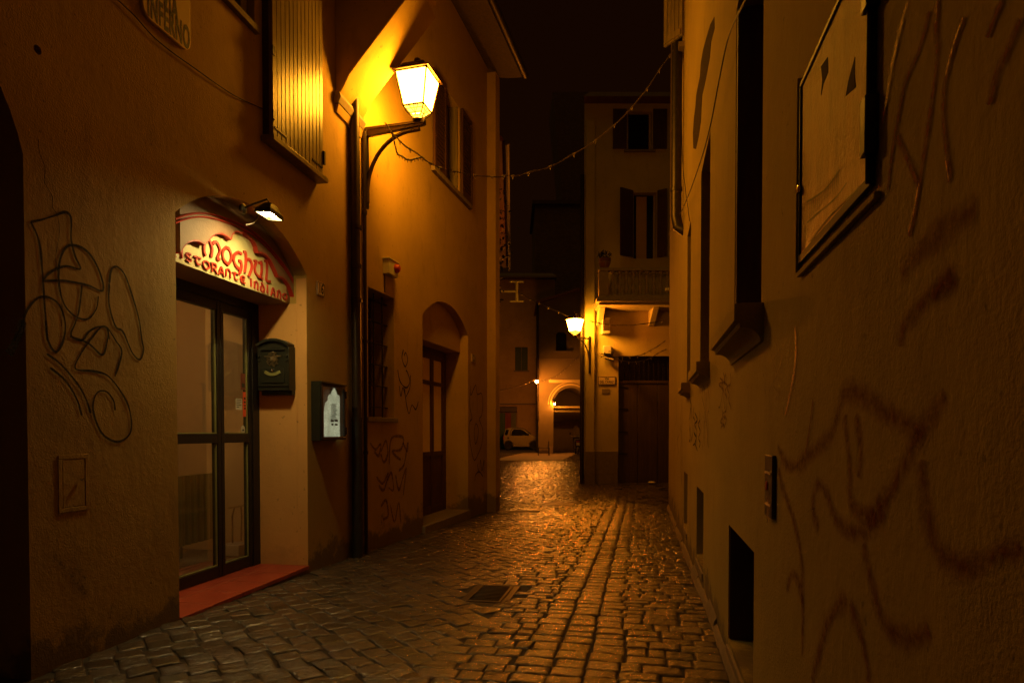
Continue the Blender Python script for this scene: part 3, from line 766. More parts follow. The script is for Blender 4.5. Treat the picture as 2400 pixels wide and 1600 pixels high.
# number plate
def number_plate(fr, x0, y0, x1, y1, txt, label, tsz):
    a0, zt_ = fr.hit(x0, y0); a1 = fr.hit(x1, y0)[0]; zb_ = fr.hit(x0, y1)[1]
    r = thing('house_number', label, 'house number', fr.W((a0 + a1) / 2, zb_, 0))
    MB().box(fr, a0, a1, zb_, zt_, 0, .012).build('plate', M['marble'], r, .003)
    m = MB(); b = .006
    for bx in ((a0 + b, a1 - b, zb_ + b, zb_ + b + .004), (a0 + b, a1 - b, zt_ - b - .004, zt_ - b), (a0 + b, a0 + b + .004, zb_ + b + .004, zt_ - b - .004), (a1 - b - .004, a1 - b, zb_ + b + .004, zt_ - b - .004)):
        m.box(fr, *bx, .012, .0135)
    m.build('border', M['ink'], r)
    text_mb(txt, fr, (a0 + a1) / 2, (zb_ + zt_) / 2, .0125, tsz * 1.1, .75).build('numeral', M['ink'], r)
number_plate(FA, 741, 657, 758, 690, '16', 'small square house number plate reading 16 between restaurant door and pipe', .115)
text_obj = text_mb('A', FA, FA.hit(755.5, 667)[0], FA.hit(755.5, 668)[1], .0125, .045, .7)
_hn = [o for o in bpy.data.objects if o.name.startswith('house_number')][0]
text_obj.build('numeral', M['ink'], _hn)

# floodlight over the sign
def floodlight():
    c = FA.hit(632, 498, .21); C0 = FA.W(c[0], c[1], .21)
    wp = FA.hit(590, 500, 0)
    r = thing('floodlight', 'small lit floodlight on an arm above the restaurant sign', 'floodlight', FA.W(c[0], c[1] + .03, 0))
    # housing: frustum, face tilted down and to the wall
    nrm = (Vector((0, 0, -1)) + FA.n * -.10 + FA.d * -.05).normalized(); u = FA.d.copy(); u = (u - nrm * u.dot(nrm)).normalized(); v = nrm.cross(u)
    def rect(k, a, b): return [C0 + nrm * k + u * x + v * y for x, y in ((-a, -b), (a, -b), (a, b), (-a, b))]
    MB().quadbox(rect(-.06, .035, .03) + rect(-.002, .088, .060)).build('housing', M['darkgreen'], r, .004)
    m = MB(); a_, b_ = rect(-.001, .088, .060), rect(.028, .092, .064); a2, b2_ = rect(-.001, .080, .052), rect(.028, .084, .056)
    for i in range(4):
        j = (i + 1) % 4; m.quadbox([a_[i], a_[j], a2[j], a2[i], b_[i], b_[j], b2_[j], b2_[i]])
    m.build('housing_rim', M['darkgreen'], r)
    MB().quadbox(rect(-.001, .078, .050) + rect(.002, .078, .050)).build('lens', M['flood'], r)
    wpt = FA.W(c[0] - .03, c[1] + .03, 0)
    m = MB(); m.tube([wpt, wpt + FA.n * .10 + Vector((0, 0, .03)), C0 + Vector((0, 0, .085)) - u * .03, C0 - nrm * .05], .008, 8); m.lathe(wpt, [(.035, 0), (.035, .02), (.02, .03)], 12, FA.n)
    m.build('arm', M['black'], r)
    m = MB(); k = [FA.W(*FA.hit(400 + x / 6.031, 470 + y / 6.031, .05), .05) for x, y in ((1235, 190), (1215, 270), (1150, 325), (1060, 345))]
    m.tube([Vector(p) for p in catmull([tuple(p) for p in k])], .006, 6); m.build('cord', M['sock'], r)
floodlight()

# mailbox on the jamb
JJ = Frame(FA.W(s2 - .006, 0, 0).x, FA.W(s2 - .006, 0, 0).y, FA.n.x, FA.n.y, -FA.d.x, -FA.d.y)   # s = outward from wall plane, t = towards us
def mailbox():
    D = .11
    a0, zt_ = JJ.hit(603, 812, D); a1 = JJ.hit(677, 812, D)[0]; zb_ = JJ.hit(640, 915, D)[1]; zap = JJ.hit(634, 798, D)[1]
    r = thing('mailbox', 'ornate dark green mailbox with arched top and crest on the doorway jamb', 'mailbox', JJ.W((a0 + a1) / 2, zb_, 0))
    P = arc_poly(a0, a1, zb_, zt_, zap, 14)
    MB().prism(JJ, P, 0, D).build('body', M['darkgreen'], r, .004)
    c = (a0 + a1) / 2; w = a1 - a0
    top = [p for p in P[2:]]
    m = MB(); m.ribbon(JJ, [(a, z + .006) for a, z in top], .024, .02, D + .022, smooth=False, taper=False); m.build('lid', M['darkgreen'], r, .002)
    h = zt_ - zb_
    m = MB(); m.box(JJ, c - w * .36, c + w * .36, zb_ + h * .17, zb_ + h * .52, D, D + .008); o = m.build('door', M['darkgreen'], r, .003)
    m = MB(); m.ribbon(JJ, [(c + w * .24 * x, zb_ + h * .36 + .05 * h * x * x * 1.3) for x in (-1, -.5, 0, .5, 1)], .026, D + .008, D + .016, taper=False); m.build('nameplate', M['s_yel'], o)
    MB().lathe(JJ.W(c, zb_ + h * .455, D + .008), [(.012, 0), (.012, .008), (.006, .012)], 12, JJ.n).build('lock', M['chrome'], o)
    m = MB(); m.box(JJ, c - w * .38, c + w * .38, zb_ + h * .905, zb_ + h * .925, D, D + .014); m.box(JJ, a0 + .002, a1 - .002, zb_ + h * .10, zb_ + h * .125, D, D + .010)
    for sg in (-1, 1):
        m.box(JJ, c + sg * w * .44 - .012, c + sg * w * .44 + .012, zb_ + h * .66, zb_ + h * .70, D, D + .012); m.lathe(JJ.W(c + sg * w * .44, zb_ + h * .77, D), [(.011, 0), (.009, .01), (.002, .014)], 10, JJ.n)
    m.build('trim', M['darkgreen'], r, .002)
    m = MB(); rnd = random.Random(5)         # embossed crest of scrolls and leaves
    for k in range(26):
        y = rnd.uniform(-1, 1); xx = (1 - abs(y) * .55) * rnd.uniform(.1, 1)
        for sg in (-1, 1):
            a = c + sg * w * .20 * xx; z = zb_ + h * .70 + h * .13 * y; q = rnd.uniform(0, PI)
            m.ribbon(JJ, [(a + .012 * math.cos(q + e), z + .012 * math.sin(q + e)) for e in (0, .9, 1.8, 2.7)], .006, D, D + .007)
    m.lathe(JJ.W(c, zb_ + h * .70, D), [(.03, 0), (.028, .006), (.01, .012)], 12, JJ.n); m.lathe(JJ.W(c, zb_ + h * .86, D), [(.012, 0), (.01, .006), (.002, .010)], 10, JJ.n)
    m.ribbon(JJ, [(c + w * .27 * x, zb_ + h * .76 - .02 * h * x * x + .03 * h * abs(x)) for x in (-1, -.5, 0, .5, 1)], .012, D, D + .009)
    m.build('crest', M['pewter'], r, .0)
    m = MB(); m.box(JJ, a0 + .004, a1 - .004, zb_ - .035, zb_ - .001, .0, D * .5); m.build('base', M['darkgreen'], r, .002)
mailbox()

# menu display case
def menu_case():
    D = .10
    aN = FA.hit(755, 1000, D)[0]; aF = FA.hit(811, 1000, D)[0]; zt_ = FA.hit(760, 897, D)[1]; zb_ = FA.hit(760, 1031, D)[1]
    r = thing('menu_case', 'black wall case with a lit menu sheet beside the restaurant door', 'display case', FA.W((aN + aF) / 2, zb_, 0))
    m = MB(); b = .03; m.box(FA, aN, aF, zb_, zb_ + b, 0, D); m.box(FA, aN, aF, zt_ - b, zt_, 0, D); m.box(FA, aN, aN + b, zb_ + b, zt_ - b, 0, D); m.box(FA, aF - b, aF, zb_ + b, zt_ - b, 0, D); m.box(FA, aN + b, aF - b, zb_ + b, zt_ - b, 0, .012)
    m.build('case', M['black'], r, .004)
    m = MB(); m.box(FA, aN - .012, aF + .006, zt_, zt_ + .014, 0, D + .012); m.box(FA, aN - .012, aN - .0, zb_ - .004, zt_, .0, D * .9); m.build('case_rim', M['darkgreen'], r, .002)
    for hz_ in (zb_ + .05, zt_ - .12): MB().box(FA, aF + .001, aF + .012, hz_, hz_ + .07, D - .03, D + .006).build('hinge', M['black'], r)
    # lit sheet with a scalloped ogee top, its outline read from the photo
    o7 = lambda x, y: FA.hit(700 + x / 7.127, 840 + y / 7.127, .05)
    out = [(432, 1312), (430, 870), (438, 868), (440, 800), (455, 735), (492, 700), (496, 640), (515, 600), (545, 590), (560, 540), (598, 492),
           (630, 545), (645, 600), (680, 620), (700, 680), (708, 725), (738, 760), (755, 830), (757, 885), (780, 888), (785, 1300)]
    em = bpy.data.materials.new('backlit_sheet'); em.use_nodes = True; nt = em.node_tree; nt.nodes.clear()
    n1 = noise(nt, 40, 4, .6, stretch=(1, 1, 2.2)); n2 = noise(nt, 12, 4, .6)
    c = mixc(nt, ramp(nt, n1.outputs['Fac'], [(.42, 0), (.62, .5)]).outputs[0], (.72, .74, .50), (.20, .22, .12))
    c = mixc(nt, ramp(nt, n2.outputs['Fac'], [(.35, 0), (.7, 1)]).outputs[0], c, (.36, .38, .25))
    e = N(nt, 'ShaderNodeEmission'); nt.links.new(c, e.inputs[0]); e.inputs[1].default_value = 1.15
    oo = N(nt, 'ShaderNodeOutputMaterial'); nt.links.new(e.outputs[0], oo.inputs[0])
    sh = MB().prism(FA, [o7(x, y) for x, y in out], .045, .05).build('menu_sheet', em, r)
    m = MB(); m.ribbon(FA, [o7(x, y) for x, y in ((704, 720), (702, 1000), (700, 1305))], .004, .0505, smooth=False); 
    rnd = random.Random(2)
    for k in range(20):
        y = 760 + k * 14; x0 = 535 + rnd.uniform(-6, 6); x1 = 640 + rnd.uniform(-25, 6)
        m.ribbon(FA, [o7(x0, y), o7(x1, y + 3)], .004, .0505, smooth=False, taper=False)
    for x0, x1, y0, y1 in ((535, 590, 1020, 1055), (600, 655, 1020, 1050), (545, 580, 1075, 1120), (605, 650, 1080, 1120)):
        m.ribbon(FA, [o7(x0, (y0 + y1) / 2), o7(x1, (y0 + y1) / 2 + 3)], .022, .0507, smooth=False, taper=False)
    m.uv = {}; m.build('print', M['ink'], sh)
    MB().box(FA, aN + b, aF - b, zb_ + b, zt_ - b, D - .012, D - .008).build('pane', M['glass'], r)
menu_case()

# stickers on the glass
def sticker(name, label, x0, y0, x1, y1, mat, oval=False, marks=None):
    a0, zt_ = FA.hit(400 + x0 / 6.031, 840 + y0 / 6.031, -.506); a1, zb_ = FA.hit(400 + x1 / 6.031, 840 + y1 / 6.031, -.506)
    c1, c2 = (a0 + a1) / 2, (zt_ + zb_) / 2
    r = thing(name, label, 'sticker', FA.W(c1, zb_, -.506), 'stickers on the restaurant door')
    if oval: P = [(c1 + (a1 - a0) / 2 * math.cos(k * PI / 10), c2 + (zt_ - zb_) / 2 * math.sin(k * PI / 10)) for k in range(20)]
    else: P = [(a0, zb_), (a1, zb_), (a1, zt_), (a0, zt_)]
    MB().prism(FA, P, -.507, -.5055).build('film', mat, r)
    if marks:
        m = MB()
        for u0, u1, v0, v1 in marks: m.box(FA, a0 + (a1 - a0) * u0, a0 + (a1 - a0) * u1, zb_ + (zt_ - zb_) * v0, zb_ + (zt_ - zb_) * v1, -.5055, -.5050)
        m.build('print', M['ink'], r)
sticker('sticker', 'bright orange upright sticker with dark marks on the narrow door pane', 1020, 470, 1068, 822, M['orange_st'], marks=[(.3, .8, .3, .37), (.3, .8, .42, .48), (.3, .8, .55, .62), (.3, .8, .7, .78)])
sticker('sticker', 'grey square sticker with small print left of the orange one', 920, 560, 1008, 725, M['paper'], marks=[(.1, .9, .86, .93), (.1, .9, .7, .76), (.1, .7, .54, .6), (.1, .9, .38, .44), (.1, .5, .2, .27)])
sticker('sticker', 'dark upright sticker above the orange one on the door pane', 988, 205, 1058, 445, M['s_brown'], marks=[(.2, .8, .15, .4)])
sticker('sticker', 'pale oval sticker low on the narrow door pane', 995, 945, 1052, 1075, M['paper'], True, marks=[(.3, .7, .4, .6)])
sticker('sticker', 'tiny square sticker at the lower left corner of the narrow pane', 778, 1035, 820, 1078, M['paper'], marks=[(.3, .7, .3, .7)])
# radiator and stand inside
def radiator():
    off = -1.35; a0 = FA.hit(400 + 60 / 3.92, 1200, off)[0]; a1 = FA.hit(505, 1200, off)[0]; zt_ = FA.hit(450, 1112, off)[1]
    r = thing('radiator', 'tall olive column radiator behind the left door pane', 'radiator', FA.W(a0, 0, off))
    n = 9; w = (a1 + .25 - a0) / n; m = MB()
    for i in range(n): m.tube([FA.W(a0 + (i + .5) * w, .12, off), FA.W(a0 + (i + .5) * w, zt_, off)], w * .42, 10)
    m.build('column_set', M['radiator'], r)
    m = MB(); m.tube([FA.W(a0, .17, off - .02), FA.W(a1 + .25, .17, off - .02)], .02, 8); m.tube([FA.W(a0, zt_ - .05, off - .02), FA.W(a1 + .25, zt_ - .05, off - .02)], .02, 8)
    m.tube([FA.W(a0 + .05, 0, off), FA.W(a0 + .05, .17, off)], .012, 8); m.tube([FA.W(a1 + .2, 0, off), FA.W(a1 + .2, .17, off)], .012, 8); m.build('pipe', M['radiator'], r)
radiator()
def stand():
    off = -.95; a0 = FA.hit(538, 1270, off)[0]; a1 = FA.hit(572, 1270, off)[0]; zt_ = FA.hit(555, 1262, off)[1]; z1 = FA.hit(555, 1188, off)[1]
    r = thing('umbrella_stand', 'white umbrella stand with chrome hoop behind the narrow door pane', 'umbrella stand', FA.W((a0 + a1) / 2, 0, off))
    c = (a0 + a1) / 2; w = max(.1, (a1 - a0) / 2)
    MB().prism(FA, [(c - w, 0), (c + w * 1.3, 0), (c + w * .7, zt_ - .04), (c - w, zt_ - .04)], off - .1, off + .1).build('bin', M['white'], r, .01)
    m = MB(); m.tube([FA.W(c - w * .6, zt_ - .03, off), FA.W(c - w * .6, z1 - .08, off), FA.W(c - w * .3, z1, off), FA.W(c + w * .6, z1, off), FA.W(c + w * .7, z1 - .1, off), FA.W(c + w * .6, zt_ - .03, off)], .009, 8)
    m.tube([FA.W(c - w * 1.2, z1 + .005, off), FA.W(c + w * 1.3, z1 + .005, off)], .008, 8); m.build('hoop', M['chrome'], r)
stand()

# ---- pipes at the house corner
def downpipe(name, label, pts, rad, collars, mat, n=12, shoe=None):
    r = thing(name, label, 'downpipe', (pts[-1][0], pts[-1][1], ground(0, pts[-1][1])))
    MB().tube(pts, rad, n).build('pipe', mat, r)
    for z in collars:
        p = Vector((pts[-1][0], pts[-1][1], z)); MB().tube([p - Vector((0, 0, .018)), p + Vector((0, 0, .018))], rad + .008, n).build('collar', mat, r)
    if shoe: MB().tube([Vector((pts[-1][0], pts[-1][1], z)) for z in shoe], rad + .006, n).build('iron_shoe', M['iron'], r)
    return r
s_ = FA.hit(837, 1000, .07)[0]; pz = [FA.hit(837, y, .07)[1] for y in (535, 625, 705, 985, 1068)]
top = 4.9
downpipe('downpipe', 'thick dark rain pipe from jetty to street at the restaurant corner', [FA.W(s_, top, .05), FA.W(s_, 4.3, .06), FA.W(s_, 2, .065), FA.W(s_, -.3, .07)], .050, pz, M['pipe'], shoe=(1.35, -.3))
s_ = FB.hit(857, 1000, .03)[0]
downpipe('conduit', 'thin dark conduit beside the thick rain pipe at the house corner', [FB.W(s_, 4.4, .03), FB.W(s_, 2, .03), FB.W(s_, -.3, .03)], .020, [FB.hit(857, y, .03)[1] for y in (500, 800, 1060)], M['pipe'], 8)

# ================================================================== HOUSE B
hB = thing('lantern_house', 'orange plastered house beyond the restaurant with barred window and arched door', 'house', FB.W(2, ground(0, 9), 0))
bEnd = FB.hit(1141, 1000)[0]
wa0 = FB.hit(862, 673)[0]; wa1, wz1 = FB.hit(923, 699); wz0 = FB.hit(900, 978)[1]
da0 = FB.hit(991, 1100)[0]; da1 = FB.hit(1097, 1000)[0]; dzs = FB.hit(1097, 786)[1]; dza = dzs + .33
dz0 = FB.hit(1096, 1194)[1]
ua0, uz0 = FB.hit(1041, 424); ua1 = FB.hit(1077, 300)[0]; uz1 = FB.hit(1083, 262)[1]; uz0 = FB.hit(1060, 440)[1]
wall = MB().box(FB, .002, bEnd + .25, -.8, 7.62, -.6, 0)
cuts = [MB().box(FB, wa0, wa1, wz0, wz1, -.35, .1), MB().prism(FB, arc_poly(da0, da1, dz0 - .02, dzs, dza), -.42, .1), MB().box(FB, ua0, ua1, uz0, uz1, -.18, .1)]
boolean(wall, cuts).build('wall', M['wallB'], hB, smooth=20)
m = MB(); m.box(FB, bEnd, bEnd + .25, -.8, 7.62, -5, -.6); m.box(FB, .002, bEnd + .25, -.8, 7.62, -5.3, -5.0); m.build('rear_wall', M['wallB'], hB)
# end pilaster facing the lantern
pa0 = FB.hit(1141, 1000, .0)[0]; MB().box(FB, bEnd + .001, bEnd + .252, -.8, FB.hit(1141, 172)[1], 0, .165).build('pilaster', M['wallB'], hB, .008)
# window with grille
w = MB().box(FB, wa0 + .001, wa1 - .001, wz0 + .002, wz1 - .002, -.349, -.30).build('window', M['wood_dk'], hB)
MB().box(FB, wa0 + .06, wa1 - .06, wz0 + .06, wz1 - .06, -.30, -.29).build('pane', M['dkglass'], w)
m = MB(); ng = 3
for i in range(ng): s__ = wa0 + (i + .5) * (wa1 - wa0) / ng; m.tube([FB.W(s__, wz0, -.10), FB.W(s__, wz1, -.10)], .009, 6)
for i in range(6): z = wz0 + .12 + i * (wz1 - wz0 - .2) / 5; m.box(FB, wa0, wa1, z - .004, z + .004, -.118, -.082)
m.build('grille', M['black'], w)
MB().box(FB, wa0 - .06, wa1 + .05, wz0 - .055, wz0 - .001, -.34, .03).build('sill', M['stone'], w, .006)
# door
lz = FB.hit(1077, 826, -.13)[1]
MB().box(FB, da0 - .03, da1 + .03, lz, dza + .08, -.419, -.13).build('lintel', M['wallB'], hB, .006)
MB().box(FB, da0 - .02, da1 + .02, dz0 - .35, dz0, -.418, .04).build('doorstep', M['stone'], hB, .01)
TD = -.37; dE = FB.hit(1041, 1000, TD)[0]; dS_ = da0 + .001; mid = FB.hit(1014, 1000, TD)[0]
m = MB(); m.box(FB, dE - .01, da1 - .001, dz0 + .001, lz - .002, TD - .045, TD - .005); m.box(FB, dS_, dE - .01, lz - .09, lz - .002, TD - .045, TD + .01); m.build('door_frame', M['wood_dk'], hB, .004)
zg = FB.hit(1010, 1058, TD)[1]; zm = FB.hit(1010, 897, TD)[1]
for a0, a1 in ((dS_, mid - .002), (mid + .002, dE - .012)):
    m = MB(); b = .05; T0_, T1_ = TD - .04, TD
    m.box(FB, a0, a0 + b, dz0 + .003, lz - .092, T0_, T1_); m.box(FB, a1 - b, a1, dz0 + .003, lz - .092, T0_, T1_); m.box(FB, a0 + b, a1 - b, dz0 + .003, dz0 + .12, T0_, T1_ - .003)
    m.box(FB, a0 + b, a1 - b, zg - .07, zg, T0_, T1_ - .003); m.box(FB, a0 + b, a1 - b, zm - .03, zm + .03, T0_, T1_ - .003); m.box(FB, a0 + b, a1 - b, lz - .16, lz - .092, T0_, T1_ - .003)
    m.box(FB, a0 + b, a1 - b, dz0 + .12, zg - .07, T0_, T1_ - .02)
    o = m.build('door_leaf', M['wood_dk'], hB, .003)
    MB().box(FB, a0 + b, a1 - b, zg, zm - .03, T1_ - .03, T1_ - .025).build('pane', M['room'], o); MB().box(FB, a0 + b, a1 - b, zm + .03, lz - .16, T1_ - .03, T1_ - .025).build('pane', M['room'], o)
# upper window with open shutters
w = MB().box(FB, ua0 + .001, ua1 - .001, uz0 + .001, uz1 - .001, -.179, -.15).build('window', M['brown'], hB)
MB().box(FB, ua1 - .045, ua1 - .002, uz0, uz1, -.15, -.02).build('window_frame', M['wood_sh'], w, .003)
MB().box(FB, ua0 - .5, ua1 + .45, uz0 - .07, uz0 - .002, -.15, .06).build('sill', M['stone'], w, .006)
for a0, a1 in ((ua0 - .46, ua0 - .02), (ua1 + .02, ua1 + .48)):
    m = MB(); m.box(FB, a0, a0 + .05, uz0 + .01, uz1, .012, .05); m.box(FB, a1 - .05, a1, uz0 + .01, uz1, .012, .05); m.box(FB, a0 + .05, a1 - .05, uz0 + .01, uz0 + .08, .014, .048); m.box(FB, a0 + .05, a1 - .05, uz1 - .07, uz1, .014, .048)
    nl = 20
    for i in range(nl):
        z = uz0 + .09 + i * (uz1 - uz0 - .18) / nl; m.quadbox([FB.W(a0 + .05, z, .018), FB.W(a1 - .05, z, .018), FB.W(a1 - .05, z - .012, .046), FB.W(a0 + .05, z - .012, .046), FB.W(a0 + .05, z + .05, .016), FB.W(a1 - .05, z + .05, .016), FB.W(a1 - .05, z + .038, .04), FB.W(a0 + .05, z + .038, .04)])
    m.build('shutter', M['wood_dk'], w)
# eaves and roof
EF = Frame(FB.o.x, FB.o.y, FB.n.x, FB.n.y, FB.d.x, FB.d.y)
MB().prism(EF, [(-5.3, 9.6), (.60, 7.52), (.60, 7.60), (-5.3, 9.7)], .0, bEnd + .32).build('roof', M['rooftile'], hB, .01)
MB().prism(EF, [(-.02, 7.55), (.10, 7.50), (.30, 7.46), (.56, 7.44), (.56, 7.50), (-.02, 7.72)], .0, bEnd + .31).build('soffit', M['eave'], hB)
G = []
g_ = MB(); pts = [(.60 + .065 * math.cos(q), 7.50 + .065 * math.sin(q)) for q in [PI + k * PI / 8 for k in range(9)]]
inn = [(.60 + .058 * math.cos(q), 7.50 + .058 * math.sin(q)) for q in [2 * PI - k * PI / 8 for k in range(9)]]
g_.prism(EF, pts + inn, 0, bEnd + .36); g_.build('gutter', M['iron'], hB)
# alarm box
def alarm():
    a0, zt_ = FB.hit(908, 606, .06); a1 = FB.hit(930, 606, .06)[0]; zb_ = FB.hit(908, 640, .06)[1]
    r = thing('alarm_siren', 'small white alarm box with round siren above the barred window', 'alarm box', FB.W((a0 + a1) / 2, zb_, 0))
    MB().box(FB, a0, a1, zb_, zt_, 0, .08).build('housing', M['white'], r, .006)
    MB().box(FB, a0 - .01, a1 + .01, zt_, zt_ + .015, 0, .09).build('cap', M['white'], r, .003)
    MB().lathe(FB.W(a1 - .07, (zb_ + zt_) / 2 + .01, .08), [(.05, 0), (.05, .02), (.035, .05), (.015, .055)], 16, FB.n).build('siren', M['red'], r)
    MB().tube([FB.W(a0 + .03, zb_, .012), FB.W(a0 + .03, wz1 + .02, .012)], .006, 6).build('lead', M['sock'], r)
alarm()
number_plate(FB, 1104, 829, 1112, 847, '12', 'tiny house number plate on the wall right of the arched door', .13)
Z4 = lambda p: zp(p, 2.01, 780, 560)
graf(hB, FB, [Z4(p) for p in ([(332, 520), (325, 560), (340, 600), (352, 570), (343, 535), (334, 550)], [(305, 615), (316, 670), (345, 700), (362, 670), (350, 625), (344, 620)], [(312, 690), (320, 740), (330, 700), (345, 760)], [(337, 700), (345, 770), (358, 822), (372, 782), (390, 802), (402, 765)], [(365, 640), (362, 700), (340, 750)],
   [(650, 690), (650, 735), (672, 688), (680, 730), (700, 728), (706, 780), (700, 830), (690, 850), (706, 900), (702, 960), (685, 1010), (665, 1040), (650, 980), (641, 900), (645, 860), (655, 842), (645, 790), (646, 720)], [(665, 905), (674, 868), (686, 905), (672, 965), (665, 905)], [(680, 730), (679, 820)],
   [(680, 1060), (690, 1100), (695, 1040), (702, 1090), (712, 1040), (710, 1100)], [(668, 1140), (672, 1110), (690, 1095), (706, 1118)])], .022, M['gblack'])
redp = [[(175, 960), (200, 990), (225, 965), (215, 1020), (195, 1000)], [(225, 1000), (250, 950), (258, 1010), (240, 1050), (225, 1010)], [(265, 1060), (275, 940), (330, 935), (320, 990), (280, 1000), (320, 1040)], [(330, 960), (350, 1000), (352, 960), (335, 1060), (310, 1090)],
        [(205, 1120), (235, 1150), (260, 1100), (240, 1180), (215, 1160)], [(255, 1140), (275, 1100), (285, 1180), (262, 1170)], [(295, 1110), (310, 1180), (330, 1120), (345, 1080), (330, 1210)], [(225, 1260), (250, 1230), (260, 1300), (235, 1320)], [(270, 1250), (290, 1330), (310, 1240), (320, 1340)]]
graf(hB, FB, [Z4(p) for p in redp], .045, M['gred'])

# ================================================================== LANTERNS
def lantern(root, c, ax, mats):
    """c = centre of the lantern's foot, ax = horizontal unit vector away from the wall"""
    ay = Vector((-ax.y, ax.x, 0)); Z = Vector((0, 0, 1))
    def ring(h, w): return [c + Z * h + ax * x * w + ay * y * w for x, y in ((-1, -1), (1, -1), (1, 1), (-1, 1))]
    b0, b1 = ring(.125, .112), ring(.455, .172)
    for i in range(4):
        j = (i + 1) % 4; m = MB(); m.v = [b0[i], b0[j], b1[j], b1[i]]; m.f = [(0, 1, 2, 3)]
        m.build('glass_pane', M[mats[i]], root, recalc=False)
    m = MB()
    for p, q in zip(b0, b1): m.tube([p, q], .010, 6)
    for rg in (b0, b1):
        for i in range(4): m.tube([rg[i], rg[(i + 1) % 4]], .010, 6)
    m.build('frame', M['brown'], root)
    # tapered basket below
    lo = ring(.03, .045); m = MB()
    for p, q in zip(lo, b0): m.tube([p, p + (q - p) * .5 + (p - c - Z * .03) * .25, q], .007, 6)
    for k in (.35, .7):
        r_ = [p + (q - p) * k for p, q in zip(lo, b0)]
        for i in range(4): m.tube([r_[i], r_[(i + 1) % 4]], .004, 5)
    for i in range(4):
        j = (i + 1) % 4
        for u in (.25, .5, .75):
            m.tube([lo[i] + (lo[j] - lo[i]) * u, b0[i] + (b0[j] - b0[i]) * (1 - u)], .0035, 5)
    m.build('basket', M['brown'], root)
    m = MB(); g0, g1 = ring(.060, .05), ring(.121, .104)
    for i in range(4):
        j = (i + 1) % 4; k = len(m.v); m.v += [g0[i], g0[j], g1[j], g1[i]]; m.f.append((k, k + 1, k + 2, k + 3))
    m.build('basket_glass', M['basket'], root, recalc=False)
    m = MB(); m.lathe(c, [(.05, 0), (.055, .015), (.035, .03)], 16); m.build('foot', M['brown'], root)
    m = MB(); m.quadbox(ring(.457, .205) + ring(.470, .205)); m.build('rim', M['brown'], root, .003)
    m = MB(); m.quadbox(ring(.471, .175) + ring(.560, .115)); m.build('lid', M['brown'], root, .004)
    m = MB(); m.lathe(c, [(.05, .560), (.052, .570), (.028, .575), (.03, .60), (.040, .615), (.034, .64), (.01, .655)], 16); m.build('finial', M['brown'], root)
# lantern 1
s0 = FB.hit(858, 1000)[0]; base = FB.W(s0, 0, 0); ax = FB.n.copy()
rr_ = (981 - 1200) / F; k = (rr_ * base.y - base.x) / (ax.x - rr_ * ax.y); tip = base + ax * k
armz = at(981, 284, tip.y).z; tip = Vector((tip.x, tip.y, armz))
L1 = thing('wall_lantern', 'big lit lantern on a bracket at the corner of the orange house', 'wall lantern', FB.W(s0, armz, 0), 'lanterns on the house walls')
lantern(L1, tip, ax, ('lamp_side', 'lamp', 'lamp_fwd', 'lamp_wall'))
AF = Frame(base.x, base.y, ax.x, ax.y, FB.d.x, FB.d.y)
m = MB(); m.prism(AF, [(0, armz - .10), (.02, armz - .10), (k + .06, armz - .055), (k + .09, armz - .045), (k + .09, armz), (0, armz)], -.022, .022); m.box(AF, .0, k + .085, armz - .034, armz - .022, -.028, .028)
m.build('arm', M['brown'], L1, .004)
m = MB(); R_ = k * .86; pts = []
for i in range(15):
    q = i / 14 * PI / 2; pts.append(AF.W(.03 + R_ * (1 - math.cos(q)), armz - .09 - R_ * 1.12 * (1 - math.sin(q)), 0))
m.tube([AF.W(.03, armz - 1.0 + .2, 0)] + pts + [AF.W(.03 + R_ + .08, armz - .085, 0)], .022, 8); m.build('brace', M['brown'], L1)
m = MB(); m.box(AF, 0, .035, armz - .86, armz - .02, -.03, .03); m.build('wall_plate', M['black'], L1, .003)

# ================================================================== HOUSE C (balcony)
def cx(px): return (px - 1200) / F * 18.4
def cz(py): return FC.hit(1400, py)[1]
hC = thing('balcony_house', 'tall pale house facing down the street with a stone balcony', 'house', (4.2, 18.4, ground(0, 18.4)))
top = cz(243)
body = MB().quadbox([(cx(1368), 18.4, -.8), (8.5, 18.4, -.8), (12, 34, -.8), (cx(1368) + 3.4, 34, -.8), (cx(1368), 18.4, top), (8.5, 18.4, top), (12, 34, top), (cx(1368) + 3.4, 34, top)])
gx0, gx1 = cx(1449), cx(1449) + 2.3; gz = cz(834); gb = cz(1131)
fx0, fx1, fz0, fz1 = cx(1482), cx(1536), cz(606), cz(452)
tx0, tx1, tz0, tz1 = cx(1468), cx(1524), cz(352), cz(262)
cuts = [MB().box(FC, gx0, gx1, gb - .5, gz, -.3, .1), MB().box(FC, fx0, fx1, fz0, fz1, -.25, .1), MB().box(FC, tx0, tx1, tz0, tz1, -.2, .1)]
boolean(body, cuts).build('wall', M['wallC'], hC, smooth=20)
MB().quadbox([(cx(1362), 18.0, top), (9, 18.0, top), (12.5, 34.5, top), (cx(1362) + 3.4, 34.5, top), (cx(1362) + .2, 18.2, top + .22), (9, 18.2, top + .22), (12.5, 34.5, top + 1.6), (cx(1362) + 3.4, 34.5, top + 1.6)]).build('roof', M['rooftile'], hC)
m = MB(); m.box(FC, cx(1371), cx(1392), -.6, cz(285), 0, .10); m.build('corner_pilaster', M['wallC'], hC, .01)
m = MB(); m.box(FC, cx(1394), cx(1448), -.6, cz(1057), 0, .035); m.box(FC, cx(1371) - .02, cx(1392) + .02, -.6, cz(1057), .10, .13); m.build('plinth', M['stone'], hC, .01)
